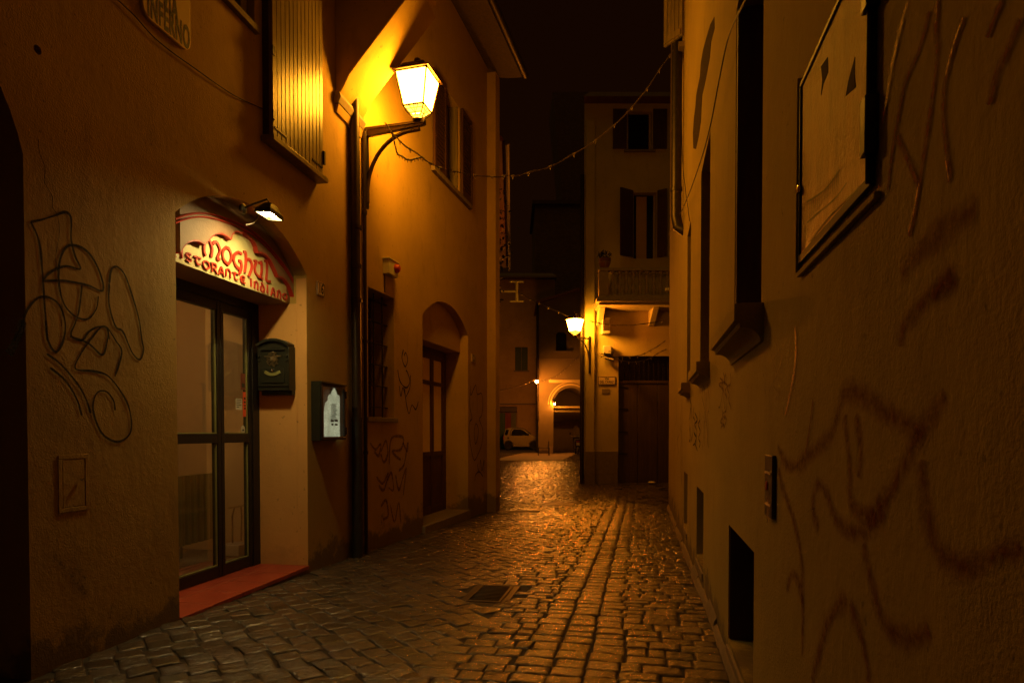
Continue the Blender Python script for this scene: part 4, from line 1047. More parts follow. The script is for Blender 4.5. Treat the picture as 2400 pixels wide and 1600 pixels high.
# garage door
nb = 4; m = MB(); w = (gx1 - gx0) / 4
for i in range(4): m.box(FC, gx0 + i * w + .006, gx0 + (i + 1) * w - .006, gb - .1, cz(897), -.14, -.09)
g = m.build('garage_door', M['wood_gr'], hC, .006)
m = MB(); m.box(FC, gx0, gx1, cz(897), cz(891), -.14, -.07); m.build('transom_bar', M['wood_gr'], g)
m = MB(); m.box(FC, gx0, gx1, cz(891), gz, -.20, -.15); m.build('transom_pane', M['dkglass'], g)
m = MB()
for i in range(16): x = gx0 + .06 + i * (gx1 - gx0 - .1) / 16; m.box(FC, x, x + .012, cz(891), gz, -.13, -.118)
m.build('transom_bars', M['black'], g)
for py in (907, 958, 1012, 1063):
    m = MB(); m.box(FC, gx0 - .05, gx0 + .28, cz(py) - .02, cz(py) + .02, -.088, -.075); m.build('hinge', M['black'], g)
m = MB(); m.lathe(FC.W(gx0 + 3 * w - .08, cz(1040), -.088), [(.03, 0), (.03, .02), (.015, .05)], 12, FC.n); m.build('handle', M['iron'], g)
# french window and shutters
def cwin(x0, x1, z0, z1, dep, lx, rx, name='window', ang=0):
    w = MB().box(FC, x0 + .002, x1 - .002, z0 + .002, z1 - .002, -dep + .002, -dep + .03).build(name, M['dkglass'], hC)
    m = MB(); b = .06; m.box(FC, x0 - .08, x0, z0 - .0, z1 + .10, .001, .025); m.box(FC, x1, x1 + .08, z0, z1 + .10, .001, .025); m.box(FC, x0 - .08, x1 + .08, z1, z1 + .10, .001, .027)
    m.box(FC, x0, x0 + .05, z0, z1, -dep + .03, -dep + .07); m.box(FC, x1 - .05, x1, z0, z1, -dep + .03, -dep + .07)
    m.build('frame', M['wallC'], w, .004)
    for a, b_, side in ((lx[0], lx[1], -1), (rx[0], rx[1], 1)):
        m = MB(); hinge = x0 - .03 if side < 0 else x1 + .03; L = abs(b_ - a); q = math.radians(ang)
        SF = Frame(hinge, 18.4 - .03, side * math.cos(q), -math.sin(q), 0, -1)
        SF.n = Vector((side * -math.sin(q) * -1 * 0, -1, 0)) if not ang else Vector((-side * math.sin(q), -math.cos(q), 0))
        m.box(SF, 0.0, L, z0 + .02, z1 + .05, 0, .035)
        for i in range(18):
            z = z0 + .08 + i * (z1 - z0 - .1) / 18; m.box(SF, .05, L - .05, z, z + .018, .035, .045)
        m.build('shutter', M['wood_dk'], w)
    return w
cwin(fx0, fx1, fz0, fz1, .25, (cx(1450), cx(1488)), (cx(1538), cx(1560)), ang=32)
cwin(tx0, tx1, tz0, tz1, .2, (cx(1429), cx(1461)), (cx(1527), cx(1559)))
m = MB(); m.box(FC, tx0 - .1, tx1 + .1, tz0 - .07, tz0 - .002, .001, .07); m.build('sill', M['stone'], hC, .005)
m = MB(); xx = fx0 + .30 * 1.0; m.box(FC, fx0 + .12, fx0 + .42, fz0, fz1 - .05, -.20, -.18); m.build('curtain', M['wallE'], hC)
# balcony
bx0, bx1 = cx(1405), 6.2; D = 1.0
bz0 = FC.hit(1450, 712, D)[1]
zfl = FC.hit(1450, 697, D)[1]; zra = FC.hit(1450, 626, D)[1]; bx0 = FC.hit(1399, 700, D)[0]
bal = MB(); bal.box(FC, bx0, bx1, bz0 + .06, zfl, 0, D); bal.box(FC, bx0 + .06, bx1, bz0 - .02, bz0 + .06, 0, D - .06); b = bal.build('balcony', M['balstone'], hC, .015)
m = MB(); m.box(FC, bx0 + .04, bx1, zra - .08, zra, D - .26, D - .04); m.box(FC, bx0 + .06, bx1, zfl, zfl + .08, D - .24, D - .06); m.box(FC, bx0 + .06, bx0 + .32, zfl + .08, zra - .08, D - .24, D - .06); m.build('handrail', M['balstone'], b, .01)
h = zra - zfl - .16
for i in range(15):
    x = bx0 + .46 + i * .185
    if x > bx1 - .1: break
    MB().lathe(FC.W(x, zfl + .08, D - .15), [(.06, 0), (.06, .05 * h), (.03, .1 * h), (.062, .3 * h), (.055, .42 * h), (.025, .55 * h), (.05, .72 * h), (.03, .88 * h), (.06, .92 * h), (.06, h)], 10).build('baluster', M['balstone'], b)
for x in (bx0 + .12, bx0 + 1.6, bx0 + 3.0):
    m = MB(); m.prism(Frame(x, 18.4, 0, -1, 1, 0), [(0, bz0 - .45), (.12, bz0 - .43), (.55, bz0 - .12), (.7, bz0 - .022), (0, bz0 - .022)], 0, .16)
    m.build('bracket', M['balstone'], b, .01)
# things on house C
def flowerpot():
    c = FC.W(FC.hit(1417, 622, .85)[0], zra, .85); r = thing('flower_pot', 'round terracotta pot with a bushy dark plant on the balcony corner', 'flower pot', c)
    MB().lathe(c, [(.09, 0), (.14, .08), (.17, .2), (.175, .26), (.15, .26)], 16).build('pot', M['brick'], r)
    m = MB(); rnd = random.Random(9)
    for i in range(160):
        a = rnd.uniform(0, 2 * PI); e = rnd.uniform(0, 1) ** .5; p = c + Vector((math.cos(a) * .19 * e, math.sin(a) * .19 * e, .27 + rnd.uniform(0, .22) * (1.1 - e * .6)))
        d = Vector((rnd.uniform(-1, 1), rnd.uniform(-1, 1), rnd.uniform(.0, 1))).normalized() * .06; o_ = d.orthogonal().normalized() * .02; k = len(m.v)
        m.v += [p, p + d * .5 + o_, p + d, p + d * .5 - o_]; m.f.append((k, k + 1, k + 2, k + 3))
    m.build('foliage', M['ivy'], r)
flowerpot()
def ac_box():
    D_ = .30; a0, zt_ = FC.hit(1412, 745, D_); a1, zb_ = FC.hit(1430, 781, D_)
    r = thing('vent_box', 'pale louvred vent box on the wall under the balcony', 'vent box', FC.W((a0 + a1) / 2, zb_, 0))
    MB().box(FC, a0, a1, zb_, zt_, 0, D_).build('housing', M['white'], r, .01)
    m = MB()
    for i in range(6): x = a0 + .02 + i * (a1 - a0 - .03) / 6; m.box(FC, x, x + .012, zb_ + .08, zt_ - .02, D_, D_ + .008)
    m.build('slats', M['brown'], r)
ac_box()
def camera_cluster():
    c = FC.W(*FC.hit(1425, 822, .12), .12); r = thing('junction_box', 'metal junction box with tangled wires above the street name plate', 'junction box', FC.W(*FC.hit(1425, 835, 0), 0))
    a, z = FC.hit(1423, 820, .1)
    MB().box(FC, a - .11, a + .11, z - .11, z + .12, 0, .16).build('box', M['white'], r, .01)
    m = MB(); rnd = random.Random(4)
    for i in range(8):
        p = [(a + rnd.uniform(-.25, .2), z - .12 + rnd.uniform(-.1, .1), .05 + rnd.uniform(0, .12)) for _ in range(4)]
        m.tube([Vector(q) for q in catmull([tuple(FC.W(*x)) for x in p])], .007, 5)
    m.build('wires', M['sock'], r)
    MB().tube([FC.W(a - .05, z - .22, .10), FC.W(a + .17, z - .30, .24)], .045, 10).build('spotlight', M['iron'], r)
camera_cluster()
def via():
    a0, zt_ = FC.hit(1402, 882); a1, zb_ = FC.hit(1442, 901); r = thing('street_sign', 'small framed street plate reading VIA DEL CARRO beside the garage door', 'street sign', FC.W((a0 + a1) / 2, zb_, 0))
    MB().box(FC, a0, a1, zb_, zt_, 0, .02).build('plate', M['marble'], r, .003)
    m = MB(); b = .014; m.box(FC, a0, a1, zb_, zb_ + b, .02, .024); m.box(FC, a0, a1, zt_ - b, zt_, .02, .024); m.box(FC, a0, a0 + b, zb_ + b, zt_ - b, .02, .024); m.box(FC, a1 - b, a1, zb_ + b, zt_ - b, .02, .024); m.build('border', M['ink'], r)
    h = zt_ - zb_; text_mb('VIA', FC, (a0 + a1) / 2, zb_ + h * .70, .0205, h * .42, .8).build('lettering', M['ink'], r); t = text_mb('DEL CARRO', FC, (a0 + a1) / 2, zb_ + h * .30, .0205, h * .42, .72, space=1.1); t.build('lettering', M['ink'], r)
    a0, zt_ = FC.hit(1411, 911); a1, zb_ = FC.hit(1429, 922); m = MB(); m.box(FC, a0, a1, zb_, zt_, 0, .015); o = m.build('wall_plaque', M['stone'], None, .004); rebase(o, FC.W((a0 + a1) / 2, zb_, 0)); tag(o, 'blank stone plaque right below the VIA DEL CARRO plate', 'plaque')
via()
p0 = FC.W(cx(1362), top - .2, .05)
downpipe('downpipe', 'slim dark rain pipe on the left edge of the balcony house', [FC.W(cx(1363), 8.5, .06), FC.W(cx(1363), 4, .06), FC.W(cx(1363), -.4, .06)], .055, [6.5, 3.6, 1.2], M['pipe'])
# lantern 2 (bracket from the pilaster)
ax2 = Vector((-.75, -.66, 0)).normalized(); b2 = FC.W(cx(1381), 0, .10); arm2 = .62; zz2 = at(1349, 785, 17.75).z
tip2 = Vector((b2.x, b2.y, zz2)) + ax2 * arm2
L2 = thing('wall_lantern', 'lit lantern on the corner pilaster of the balcony house, farther down the street', 'wall lantern', (b2.x, b2.y, zz2), 'lanterns on the house walls')
lantern(L2, tip2, ax2, ('lamp2', 'lamp2f', 'lamp2f', 'lamp2'))
A2 = Frame(b2.x, b2.y, ax2.x, ax2.y, -ax2.y, ax2.x)
MB().box(A2, 0, arm2 + .07, zz2 - .05, zz2 - .005, -.02, .02).build('arm', M['brown'], L2, .004)
pts = [A2.W(.03 + .5 * (1 - math.cos(i / 12 * PI / 2)), zz2 - .06 - .62 * (1 - math.sin(i / 12 * PI / 2)), 0) for i in range(13)]
MB().tube([A2.W(.03, zz2 - .95, 0)] + pts, .02, 8).build('brace', M['brown'], L2)
MB().box(A2, 0, .03, zz2 - 1.0, zz2 + .05, -.03, .03).build('wall_plate', M['black'], L2)
# litter
o = MB().lathe((FC.hit(1525, 1131, .12)[0], 18.4 - .25, ground(0, 18.2) + .01), [(.02, 0), (.09, .01), (.11, .035), (.06, .06), (.01, .065)], 10).build('crumpled_paper', M['paper'], None); tag(o, 'crumpled pale paper on the ground before the garage door', 'litter')

# ================================================================== HOUSE R (right wall)
hR = thing('right_house', 'yellow ochre house along the right side with graffiti and barred basement openings', 'house', FR.W(5, ground(0, 5), 0))
rEnd = FR.hit(1567, 1150)[0]
def ro(pxl, pxr): return FR.hit(pxl, 1000)[0], FR.hit(pxr, 1000)[0]
wins = []; cuts = []
zs, zt3 = 1.69, 3.28
for (l, r_) in ((1719, 1782), (1640, 1661), (1609, 1617)):
    b_, a_ = ro(l, r_)[0], ro(l, r_)[1]; wins.append((a_, b_)); cuts.append(MB().box(FR, a_, b_, zs, zt3, -.34, .1))
base_w = []
for (l, r_, z0, z1) in ((1710, 1770, .115, .715), (1634, 1650, .16, .74), (1604, 1612, .17, .76)):
    b_, a_ = ro(l, r_); base_w.append((a_, b_, z0, z1)); cuts.append(MB().box(FR, a_, b_, z0, z1, -.34, .1))
# upper window near the far end
ub, ua = FR.hit(1600, 500)[0], FR.hit(1622, 500)[0]; uz = 5.75
cuts.append(MB().box(FR, 7.74, 8.5, uz, uz + 1.6, -.2, .1))
wall = MB().box(FR, -3, rEnd, -.8, 9.8, -.5, 0)
boolean(wall, cuts).build('wall', M['wallR'], hR, smooth=20)
m = MB(); m.box(FR, -3, rEnd, 9.8, 10, -5, .2); m.build('roof', M['rooftile'], hR)
m = MB(); m.box(FR, rEnd - .4, rEnd, -.8, 9.8, -5, -.5); m.box(FR, -3, -2.6, -.8, 9.8, -5, -.5); m.box(FR, -3, rEnd, -.8, 9.8, -5.3, -5); m.build('rear_wall', M['wallR'], hR)
RS = Frame(FR.o.x, FR.o.y, FR.n.x, FR.n.y, FR.d.x, FR.d.y)    # s = out, t = along
for i, (a_, b_) in enumerate(wins):
    w = MB().box(FR, a_ + .002, b_ - .002, zs + .002, zt3 - .002, -.338, -.30).build('window', M['dkglass'], hR)
    m = MB(); m.box(FR, a_, a_ + .05, zs, zt3, -.30, -.25); m.box(FR, b_ - .05, b_, zs, zt3, -.30, -.25); m.box(FR, a_ + .05, b_ - .05, zs, zs + .05, -.30, -.25); m.box(FR, (a_ + b_) / 2 - .02, (a_ + b_) / 2 + .02, zs + .05, zt3, -.30, -.25); m.build('frame', M['wood_dk'], w)
    if i == 0:
        m = MB(); m.box(FR, b_ - .035, b_ - .003, zs + .003, zt3 - .01, -.245, -.004); m.build('shutter', M['wood_dk'], w, .002)
        m = MB(); p = []
        for k in range(60): z = zs + .02 + k * .026; p.append(FR.W(a_ + .012 + .004 * math.sin(k * 1.0), z, -.012 + .006 * math.cos(k * 2.2)))
        m.tube(p, .004, 5); m.build('chain', M['iron'], w)
    pr = .105 if i == 0 else .09
    prof = [(-.02, zs - .004), (pr, zs - .004), (pr, zs - .07), (pr - .018, zs - .075), (pr - .022, zs - .095)] + [(pr - .03 - .065 * math.sin(q * PI / 12), zs - .095 - .055 * (1 - math.cos(q * PI / 12))) for q in range(1, 7)] + [(-.02, zs - .150)]
    MB().prism(RS, prof, a_ - .05, b_ + .07).build('sill', M['wallR'], w, .002)
for i, (a_, b_, z0, z1) in enumerate(base_w):
    w = MB().box(FR, a_ + .002, b_ - .002, z0 + .002, z1 - .002, -.338, -.32).build('basement_opening', M['hole'], hR)
    m = MB()
    if i == 0: m.box(FR, b_ - .02, b_ - .002, z0 + .004, z1 - .004, -.318, -.006); m.build('lining', M['brown'], w)
    m = MB(); m.prism(RS, [(-.30, z0 + .04), (.012, z0 - .03), (.012, z0 - .09), (-.002, z0 - .09), (-.30, z0 - .02)], a_ + .001 if 0 else a_ + .002, b_ - .002); m.build('sill', M['stone'], w, .003)
# kerb-like foot of the wall
FT = MB(); n = 24
for i in range(n):
    a0 = 1.2 + i * (rEnd - 1.2) / n; a1 = 1.2 + (i + 1) * (rEnd - 1.2) / n; h = .06 + .02 * math.sin(i * 2.3); p = FR.W(a0, 0); g0 = ground(0, p.y)
    FT.prism(RS, [(0, g0 - .1), (.045 + .012 * math.sin(i * 1.7), g0 - .1), (.02, g0 + h * .6), (0.001, g0 + h)], a0, a1 - .002)
FT.build('foot_course', M['stone'], hR, .004)
# upper window with shutter standing out
hx = FR.hit(1600, 60)[0]
w = MB().box(FR, 7.75, 8.49, uz + .01, uz + 1.59, -.198, -.16).build('window', M['dkglass'], hR)
p = FR.W(7.70, 0, .02); tgt = at(1557, 100, 7.78)
dv = Vector((tgt.x - p.x, tgt.y - p.y, 0)).normalized(); SF = Frame(p.x, p.y, dv.x, dv.y, -dv.y, dv.x)
L = math.hypot(tgt.x - p.x, tgt.y - p.y); zsh = at(1557, 112, 7.78).z; m = MB()
for i in range(5): m.box(SF, i * L / 5 + .003, (i + 1) * L / 5 - .003, zsh, zsh + 1.6, -.015, .015)
m.build('shutter', M['wood_sh'], w, .002)
m = MB(); m.box(SF, .02, L - .02, zsh + .02, zsh + .09, .016, .028); m.build('shutter_brace', M['wood_sh'], w)
MB().box(FR, 7.70, 8.6, uz - .06, uz - .002, -.1, .07).build('sill', M['stone'], w, .005)
# bare patch
pt = [(345, 90), (328, 130), (305, 200), (290, 262), (278, 330), (270, 400), (252, 500), (247, 560), (240, 620), (235, 700), (238, 780), (250, 783), (262, 720), (275, 640), (280, 560), (285, 500), (300, 430), (322, 300), (330, 220), (347, 150)]
m = MB(); m.prism(FR, [FR.hit(1520 + x / 2.24 + random.uniform(-1, 1), y / 2.24) for x, y in pt], 0, .003); m.build('bare_patch', M['rough'], hR)
# graffiti on the right wall
ZA = lambda p: zp(p, 2.613, 1540, 640); ZB = lambda p: zp(p, 2.24, 1520, 0); ZC = lambda p: zp(p, 2.613, 1500, 1000)
wide = [ZA([(740, 1060), (790, 1160), (860, 1180), (960, 1090), (1060, 1000), (1110, 860), (1150, 730), (1250, 745), (1400, 850), (1540, 930), (1620, 960), (1700, 850), (1770, 730)]),
        ZA([(1620, 960), (1560, 1080), (1480, 1250), (1390, 1400), (1300, 1480), (1190, 1400), (1180, 1150), (1150, 870)]), ZA([(1220, 870), (1250, 1080), (1235, 1250)]),
        ZC([(850, 260), (880, 380), (940, 560), (985, 760), (1000, 1000), (995, 1400)]), ZC([(1100, 620), (1060, 500), (1090, 350), (1150, 420), (1200, 560), (1290, 640), (1400, 620), (1500, 480)]),
        ZA([(1850, 30), (1700, 120), (1570, 250), (1505, 350), (1490, 450)]), ZC([(1730, 200), (1740, 420), (1790, 650), (1850, 780), (2000, 850), (2150, 800), (2340, 720)]),
        ZC([(1370, 720), (1430, 980), (1500, 1200), (1640, 1290), (1780, 1240)]), ZC([(1270, 1040), (1160, 1180), (1100, 1380), (1060, 1560)]), ZC([(1290, 1080), (1360, 1280), (1410, 1560)]), ZC([(900, 1000), (935, 900), (975, 960), (1000, 1080)]),
        ZB([(1730, 1090), (1640, 1150), (1530, 1230), (1420, 1320), (1330, 1440)]), ZB([(1600, 1440), (1540, 1500), (1490, 1568)])]
for i, p in enumerate(wide):
    P = [FR.hit(x, y) for x, y in p]; nearw = .060
    MB().ribbon(FR, P, nearw, .0012 + i * .0001, rag=.12).build('graffiti', M['gwide'], hR)
thin = [ZB([(1480, 60), (1430, 250), (1350, 450), (1310, 650), (1290, 760), (1260, 1000)]), ZB([(1520, 10), (1515, 130), (1522, 300), (1490, 550), (1460, 750), (1430, 950), (1400, 1130), (1370, 1240)]),
        ZB([(1310, 720), (1375, 860), (1425, 985)]), ZB([(1665, 90), (1610, 240), (1560, 450), (1555, 620), (1570, 780), (1590, 950)]), ZB([(1870, 0), (1820, 100), (1790, 200)]), ZB([(1960, 100), (1890, 270), (1830, 400), (1800, 550)]), ZA([(960, 770), (945, 900), (915, 1100)])]
for i, p in enumerate(thin): MB().ribbon(FR, [FR.hit(x, y) for x, y in p], .024, .0018 + i * .0001, rag=.1).build('graffiti', M['gmar'], hR)
glow = [(ZB([(1370, 10), (1330, 150), (1290, 330), (1262, 500), (1235, 650)]), .020), (ZA([(850, 325), (856, 480), (845, 600), (820, 740), (790, 870)]), .030), (ZB([(1525, 0), (1518, 120)]), .018), (ZB([(1665, 90), (1615, 230), (1570, 400)]), .012), (ZB([(1430, 960), (1405, 1100), (1375, 1220)]), .014), (ZB([(1570, 820), (1590, 950)]), .012)]
for i, (p, w) in enumerate(glow): MB().ribbon(FR, [FR.hit(x, y) for x, y in p], w * .9, .0032 + i * .0001, rag=.2).build('graffiti', M['gglint'], hR, label='pale copper spray stroke with its glint painted in')
rnd = random.Random(11)
for (x0, x1, y0, y1, mat, nn) in ((1580, 1592, 930, 1090, 'gred', 4), (1596, 1601, 920, 1130, 'gblack', 3), (1616, 1624, 900, 1040, 'gblack', 3), (1626, 1642, 960, 1050, 'gblack', 3), (1648, 1664, 900, 1050, 'gred', 4), (1688, 1714, 880, 960, 'gred', 4), (1690, 1704, 965, 998, 'gred', 2), (1806, 1834, 800, 940, 'gwhite', 3)):
    for k in range(nn):
        xx = x0 + (x1 - x0) * (k + .5) / nn; p = [(xx + rnd.uniform(-1, 1) * (x1 - x0) / nn * .8, y0 + (y1 - y0) * u + rnd.uniform(-8, 8)) for u in (0, .18, .35, .5, .68, .85, 1)]
        MB().ribbon(FR, [FR.hit(x, y) for x, y in p], .020 if mat != 'gwhite' else .006, .0052 + k * .0001).build('graffiti', M[mat], hR)
# intercom plate
def intercom():
    a1, a0 = FR.hit(1802, 1100)[0], FR.hit(1820, 1100)[0]; zt_ = FR.hit(1812, 1066)[1]; zb_ = FR.hit(1812, 1212)[1]
    r = thing('letter_plate', 'narrow metal plate with a dark round lock on the yellow wall, scratched', 'metal plate', FR.W((a0 + a1) / 2, zb_, 0))
    MB().box(FR, a0, a1, zb_, zt_, 0, .014).build('plate', M['iron'], r, .003)
    m = MB(); m.box(FR, a0 + .015, a1 - .015, zt_ - .065, zt_ - .058, .014, .017); m.box(FR, a0 + .015, a1 - .015, zb_ + .04, zb_ + .046, .014, .017); m.build('slot', M['chrome'], r)
    MB().lathe(FR.W((a0 + a1) / 2 + .02, (zb_ + zt_) / 2, .014), [(.016, 0), (.016, .004), (.01, .005)], 14, FR.n).build('lock', M['red'], r)
    m = MB(); rnd = random.Random(1)
    for k in range(3): m.ribbon(FR, [((a0 + a1) / 2 + rnd.uniform(-.03, .03), zt_ - .09 - .03 * j) for j in range(6)], .003, .0145, .015)
    m.build('scratches', M['chrome'], r)
intercom()
# notice board
def board():
    fa = FR.hit(2049, 700)[0]; fb = FR.hit(1879, 700)[0]; zb_ = FR.hit(1880, 655)[1]; zt_ = FR.hit(1884, 196)[1]
    zb_ = FR.hit(1884, 606)[1] - .0
    r = thing('notice_board', 'glazed metal notice board with heavy hinges high on the right wall', 'notice board', FR.W((fa + fb) / 2, zb_, 0))
    D = .011; b = .012
    m = MB(); m.box(FR, fa - .03, fb + .01, zb_ - .045, zb_ - .030, 0, .012); m.box(FR, fb + .004, fb + .014, zb_ - .03, zt_ + .02, 0, .016); m.build('backing_rail', M['wallR'], r, .002)
    m = MB(); m.box(FR, fa, fb, zb_ - .01, zb_ + b, 0, D); m.box(FR, fa, fb, zt_ - b, zt_, 0, D); m.box(FR, fb - b * .7, fb, zb_ + b, zt_ - b, 0, D); m.box(FR, fa, fa + b, zb_ + b, zt_ - b, 0, D)
    m.build('frame', M['black'], r, .002)
    sheet, nt, bb = newmat('weathered_sheet')
    n1 = noise(nt, 9, 7, .7, stretch=(1, 1, .25)); n2 = noise(nt, 3, 4, .6)
    c = mixc(nt, ramp(nt, n1.outputs['Fac'], [(.42, 0), (.72, .7)]).outputs[0], (.55, .28, .10), (.15, .06, .02))
    nt.links.new(c, bb.inputs['Base Color']); bb.inputs['Roughness'].default_value = .28
    bump(nt, bb, noise(nt, 60, 5, .7).outputs['Fac'], .006)
    sh = MB().box(FR, fa + b, fb - b * .7, zb_ + b, zt_ - b, .001, .005).build('sheet', sheet, r)
    # peeled scraps and the printed stripes at the bottom
    mm = MB()
    for pl in ([(905, 350), (940, 300), (942, 380), (918, 440), (905, 500), (912, 420)], [(1035, 505), (1048, 430), (1083, 300), (1080, 390), (1086, 460)]):
        MB().prism(FR, [FR.hit(1520 + x / 2.24, y / 2.24, .006) for x, y in pl], .005, .0062).build('peeled_scrap', M['hole'], sh)
    mm = MB()
    for k in range(16):
        x = 832 + k * 11; yb = 1160 - k * 13; yt = 1075 - k * 8 - (k * k) * .35
        mm.ribbon(FR, [FR.hit(1520 + x / 2.24, yb / 2.24, .006), FR.hit(1520 + x / 2.24, yt / 2.24, .006)], .003, .0057, smooth=False, taper=False)
    for pl in ([(830, 1060), (880, 1030), (940, 980), (1005, 890)], [(830, 1170), (900, 1110), (980, 1040), (1040, 960)], [(835, 1290), (935, 1190), (1060, 1050)], [(850, 1270), (930, 1160), (1040, 1050), (1130, 960)]):
        mm.ribbon(FR, [FR.hit(1520 + x / 2.24, y / 2.24, .006) for x, y in pl], .005, .0059)
    mm.uv = {}; mm.build('print', M['wood_sh'], sh)
    hs_ = FR.hit(2032, 300, D)[0]
    m = MB(); m.tube([FR.W(fa + .0, zt_ + .05, D + .003), FR.W(fa + .0, zb_ - .005, D + .003)], .005, 8); m.build('hinge_rod', M['black'], r)
    for (y0, y1) in ((0, 28), (228, 362)):
        z0, z1 = FR.hit(2040, y1, D)[1], FR.hit(2040, y0, D)[1]
        m = MB(); m.box(FR, fa - .016, fa + .018, z0, z1 + (.08 if y0 == 0 else 0), .0, D + .014); m.build('hinge', M['black'], r, .003)
    MB().lathe(FR.W(fb - .008, (zb_ * .6 + zt_ * .4), D), [(.012, 0), (.012, .006), (.006, .008)], 12, FR.n).build('lock', M['chrome'], r)
board()
# downpipe at the far end of the right wall
s_ = FR.hit(1586, 300, .08)[0]; zlo = FR.hit(1586, 500, .08)[1]
r = thing('downpipe', 'grey rain pipe ending in an elbow high on the far end of the right wall', 'downpipe', FR.W(s_, zlo, 0))
MB().tube([FR.W(s_, 9.7, .08), FR.W(s_, zlo, .08), FR.W(s_, zlo - .12, .06), FR.W(s_ - .02, zlo - .18, -.02)], .062, 12).build('pipe', M['iron'], r)
MB().tube([FR.W(s_, zlo + .3, .08), FR.W(s_, zlo + .34, .08)], .07, 12).build('collar', M['iron'], r)
# small wall lamp stub / bolt
ps = FR.hit(1567, 680, .02); m = MB(); q = at(1560, 678, 11.9); m.tube([q, q + Vector((.25, .0, 0))], .03, 8); o = m.build('wall_spout', M['white'], None); rebase(o, q); tag(o, 'short pale spout sticking out of the far edge of the right wall', 'spout')

# ================================================================== CABLES
def garland(name, label, pts3, nodes=3, rad=.006, dec=True):
    P = [Vector(p) for p in catmull([tuple(p) for p in pts3], 6)]; r = thing(name, label, 'string lights' if dec else 'cable', P[0], 'strings of unlit bulbs over the street' if dec else None)
    m = MB(); m.tube(P, rad * .7, 5)
    if dec: m.tube([p + Vector((.0, 0, .012 * math.sin(i * .9))) for i, p in enumerate(P)], rad * .5, 5)
    m.build('wire', M['sock'] if not dec else M['garland'], r)
    if dec:
        for i in range(2, len(P) - 1, nodes):
            d = (P[i + 1] - P[i]).normalized(); k = rad / .006
            o = MB().tube([P[i] - d * .018, P[i] + d * .018], .010 * k, 6).build('socket', M['garland'], r)
            MB().tube([P[i] - Vector((0, 0, .008)), P[i] - Vector((0, 0, .036 * k))], [.008 * k, .004], 6).build('bulb', M['bulbglass'], o)
    return r
g1 = [(902, 288, 6.6), (922, 315, 6.55), (948, 340, 6.5), (991, 370, 6.5), (1018, 388, 6.55), (1064, 402, 6.6), (1137, 414, 6.8), (1180, 413, 6.9), (1217, 410, 7.0), (1290, 390, 7.2), (1372, 345, 7.35), (1440, 293, 7.45), (1500, 230, 7.5), (1545, 165, 7.55), (1578, 118, 7.6)]
garland('string_lights', 'string of unlit bulbs hanging across the street from the big lantern', [at(*p) for p in g1], 4, .006)
garland('string_lights', 'short loose tail of unlit bulbs dangling below the big lantern arm', [at(x, y, 6.55) for x, y in ((905, 290), (918, 312), (926, 340), (932, 360), (945, 368), (958, 375), (975, 372), (988, 368))], 3, .005)
garland('cable', 'black cable sagging down the right wall past the tall windows', [FR.W(*FR.hit(x, y, .05), .05) for x, y in ((1760, -30), (1747, 0), (1707, 89), (1685, 190), (1663, 303), (1638, 390), (1609, 469), (1585, 520), (1567, 549))], 3, .006, False)
garland('cable', 'thin cable hanging close to the rain pipe on the right wall', [FR.W(*FR.hit(x, y, .03), .03) for x, y in ((1598, 180), (1598, 290), (1600, 380), (1606, 440), (1610, 468), (1616, 518))], 3, .005, False)
garland('string_lights', 'string of bulbs from the far wall bracket to the second lantern', [at(x, y, Y) for x, y, Y in ((1214, 684, 21), (1250, 704, 20), (1292, 723, 19), (1340, 745, 18))], 3, .010)
garland('string_lights', 'nearly level string of bulbs right below the balcony', [at(x, y, 17.2) for x, y in ((1380, 752), (1410, 758), (1435, 762), (1475, 762), (1515, 758), (1556, 751))], 3, .010)
garland('string_lights', 'upper of two sagging strings between junction box and right wall', [at(x, y, 16.8) for x, y in ((1415, 825), (1430, 836), (1465, 837), (1500, 832), (1530, 818), (1560, 798))], 3, .010)
garland('string_lights', 'lower of two sagging strings between junction box and right wall', [at(x, y, 16.8) for x, y in ((1420, 828), (1445, 842), (1480, 848), (1515, 843), (1545, 826), (1562, 818))], 3, .010)
garland('string_lights', 'dark string of bulbs crossing before the arcade house', [at(x, y, 36) for x, y in ((1366, 824), (1345, 845), (1320, 868), (1300, 882), (1270, 892), (1240, 898))], 3, .016)
garland('string_lights', 'far string of bulbs sagging at the left edge of the arcade house', [at(x, y, 36.5) for x, y in ((1168, 915), (1200, 908), (1225, 900), (1245, 893), (1262, 880))], 3, .016)

# ================================================================== HOUSE G (narrow sliver) with bracket and ivy
hG = thing('side_house', 'dark narrow side wall behind the lantern house with gutter and creeper', 'house', (-2, 16, ground(0, 16)))
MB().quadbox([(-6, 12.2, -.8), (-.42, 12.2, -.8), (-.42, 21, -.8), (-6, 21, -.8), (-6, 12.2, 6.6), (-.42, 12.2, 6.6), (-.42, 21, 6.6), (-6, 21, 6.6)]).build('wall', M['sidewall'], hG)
MB().quadbox([(-6, 12.0, 6.6), (-.15, 12.0, 6.6), (-.15, 21.2, 6.6), (-6, 21.2, 6.6), (-6, 12.0, 8.6), (-.2, 12.0, 6.7), (-.2, 21.2, 6.7), (-6, 21.2, 8.6)]).build('roof', M['rooftile'], hG)
MB().tube([Vector((-.10, 12, 6.58)), Vector((-.10, 21.2, 6.58))], .06, 10).build('gutter', M['iron'], hG)
downpipe('downpipe', 'dark rain pipe on the side house behind the lit pilaster', [Vector((-.36, 13.4, 3.5)), Vector((-.36, 13.4, 3)), Vector((-.36, 13.4, -.4))], .05, [3.3, 2.2, 1.0], M['pipe'])
m = MB(); rnd = random.Random(21)
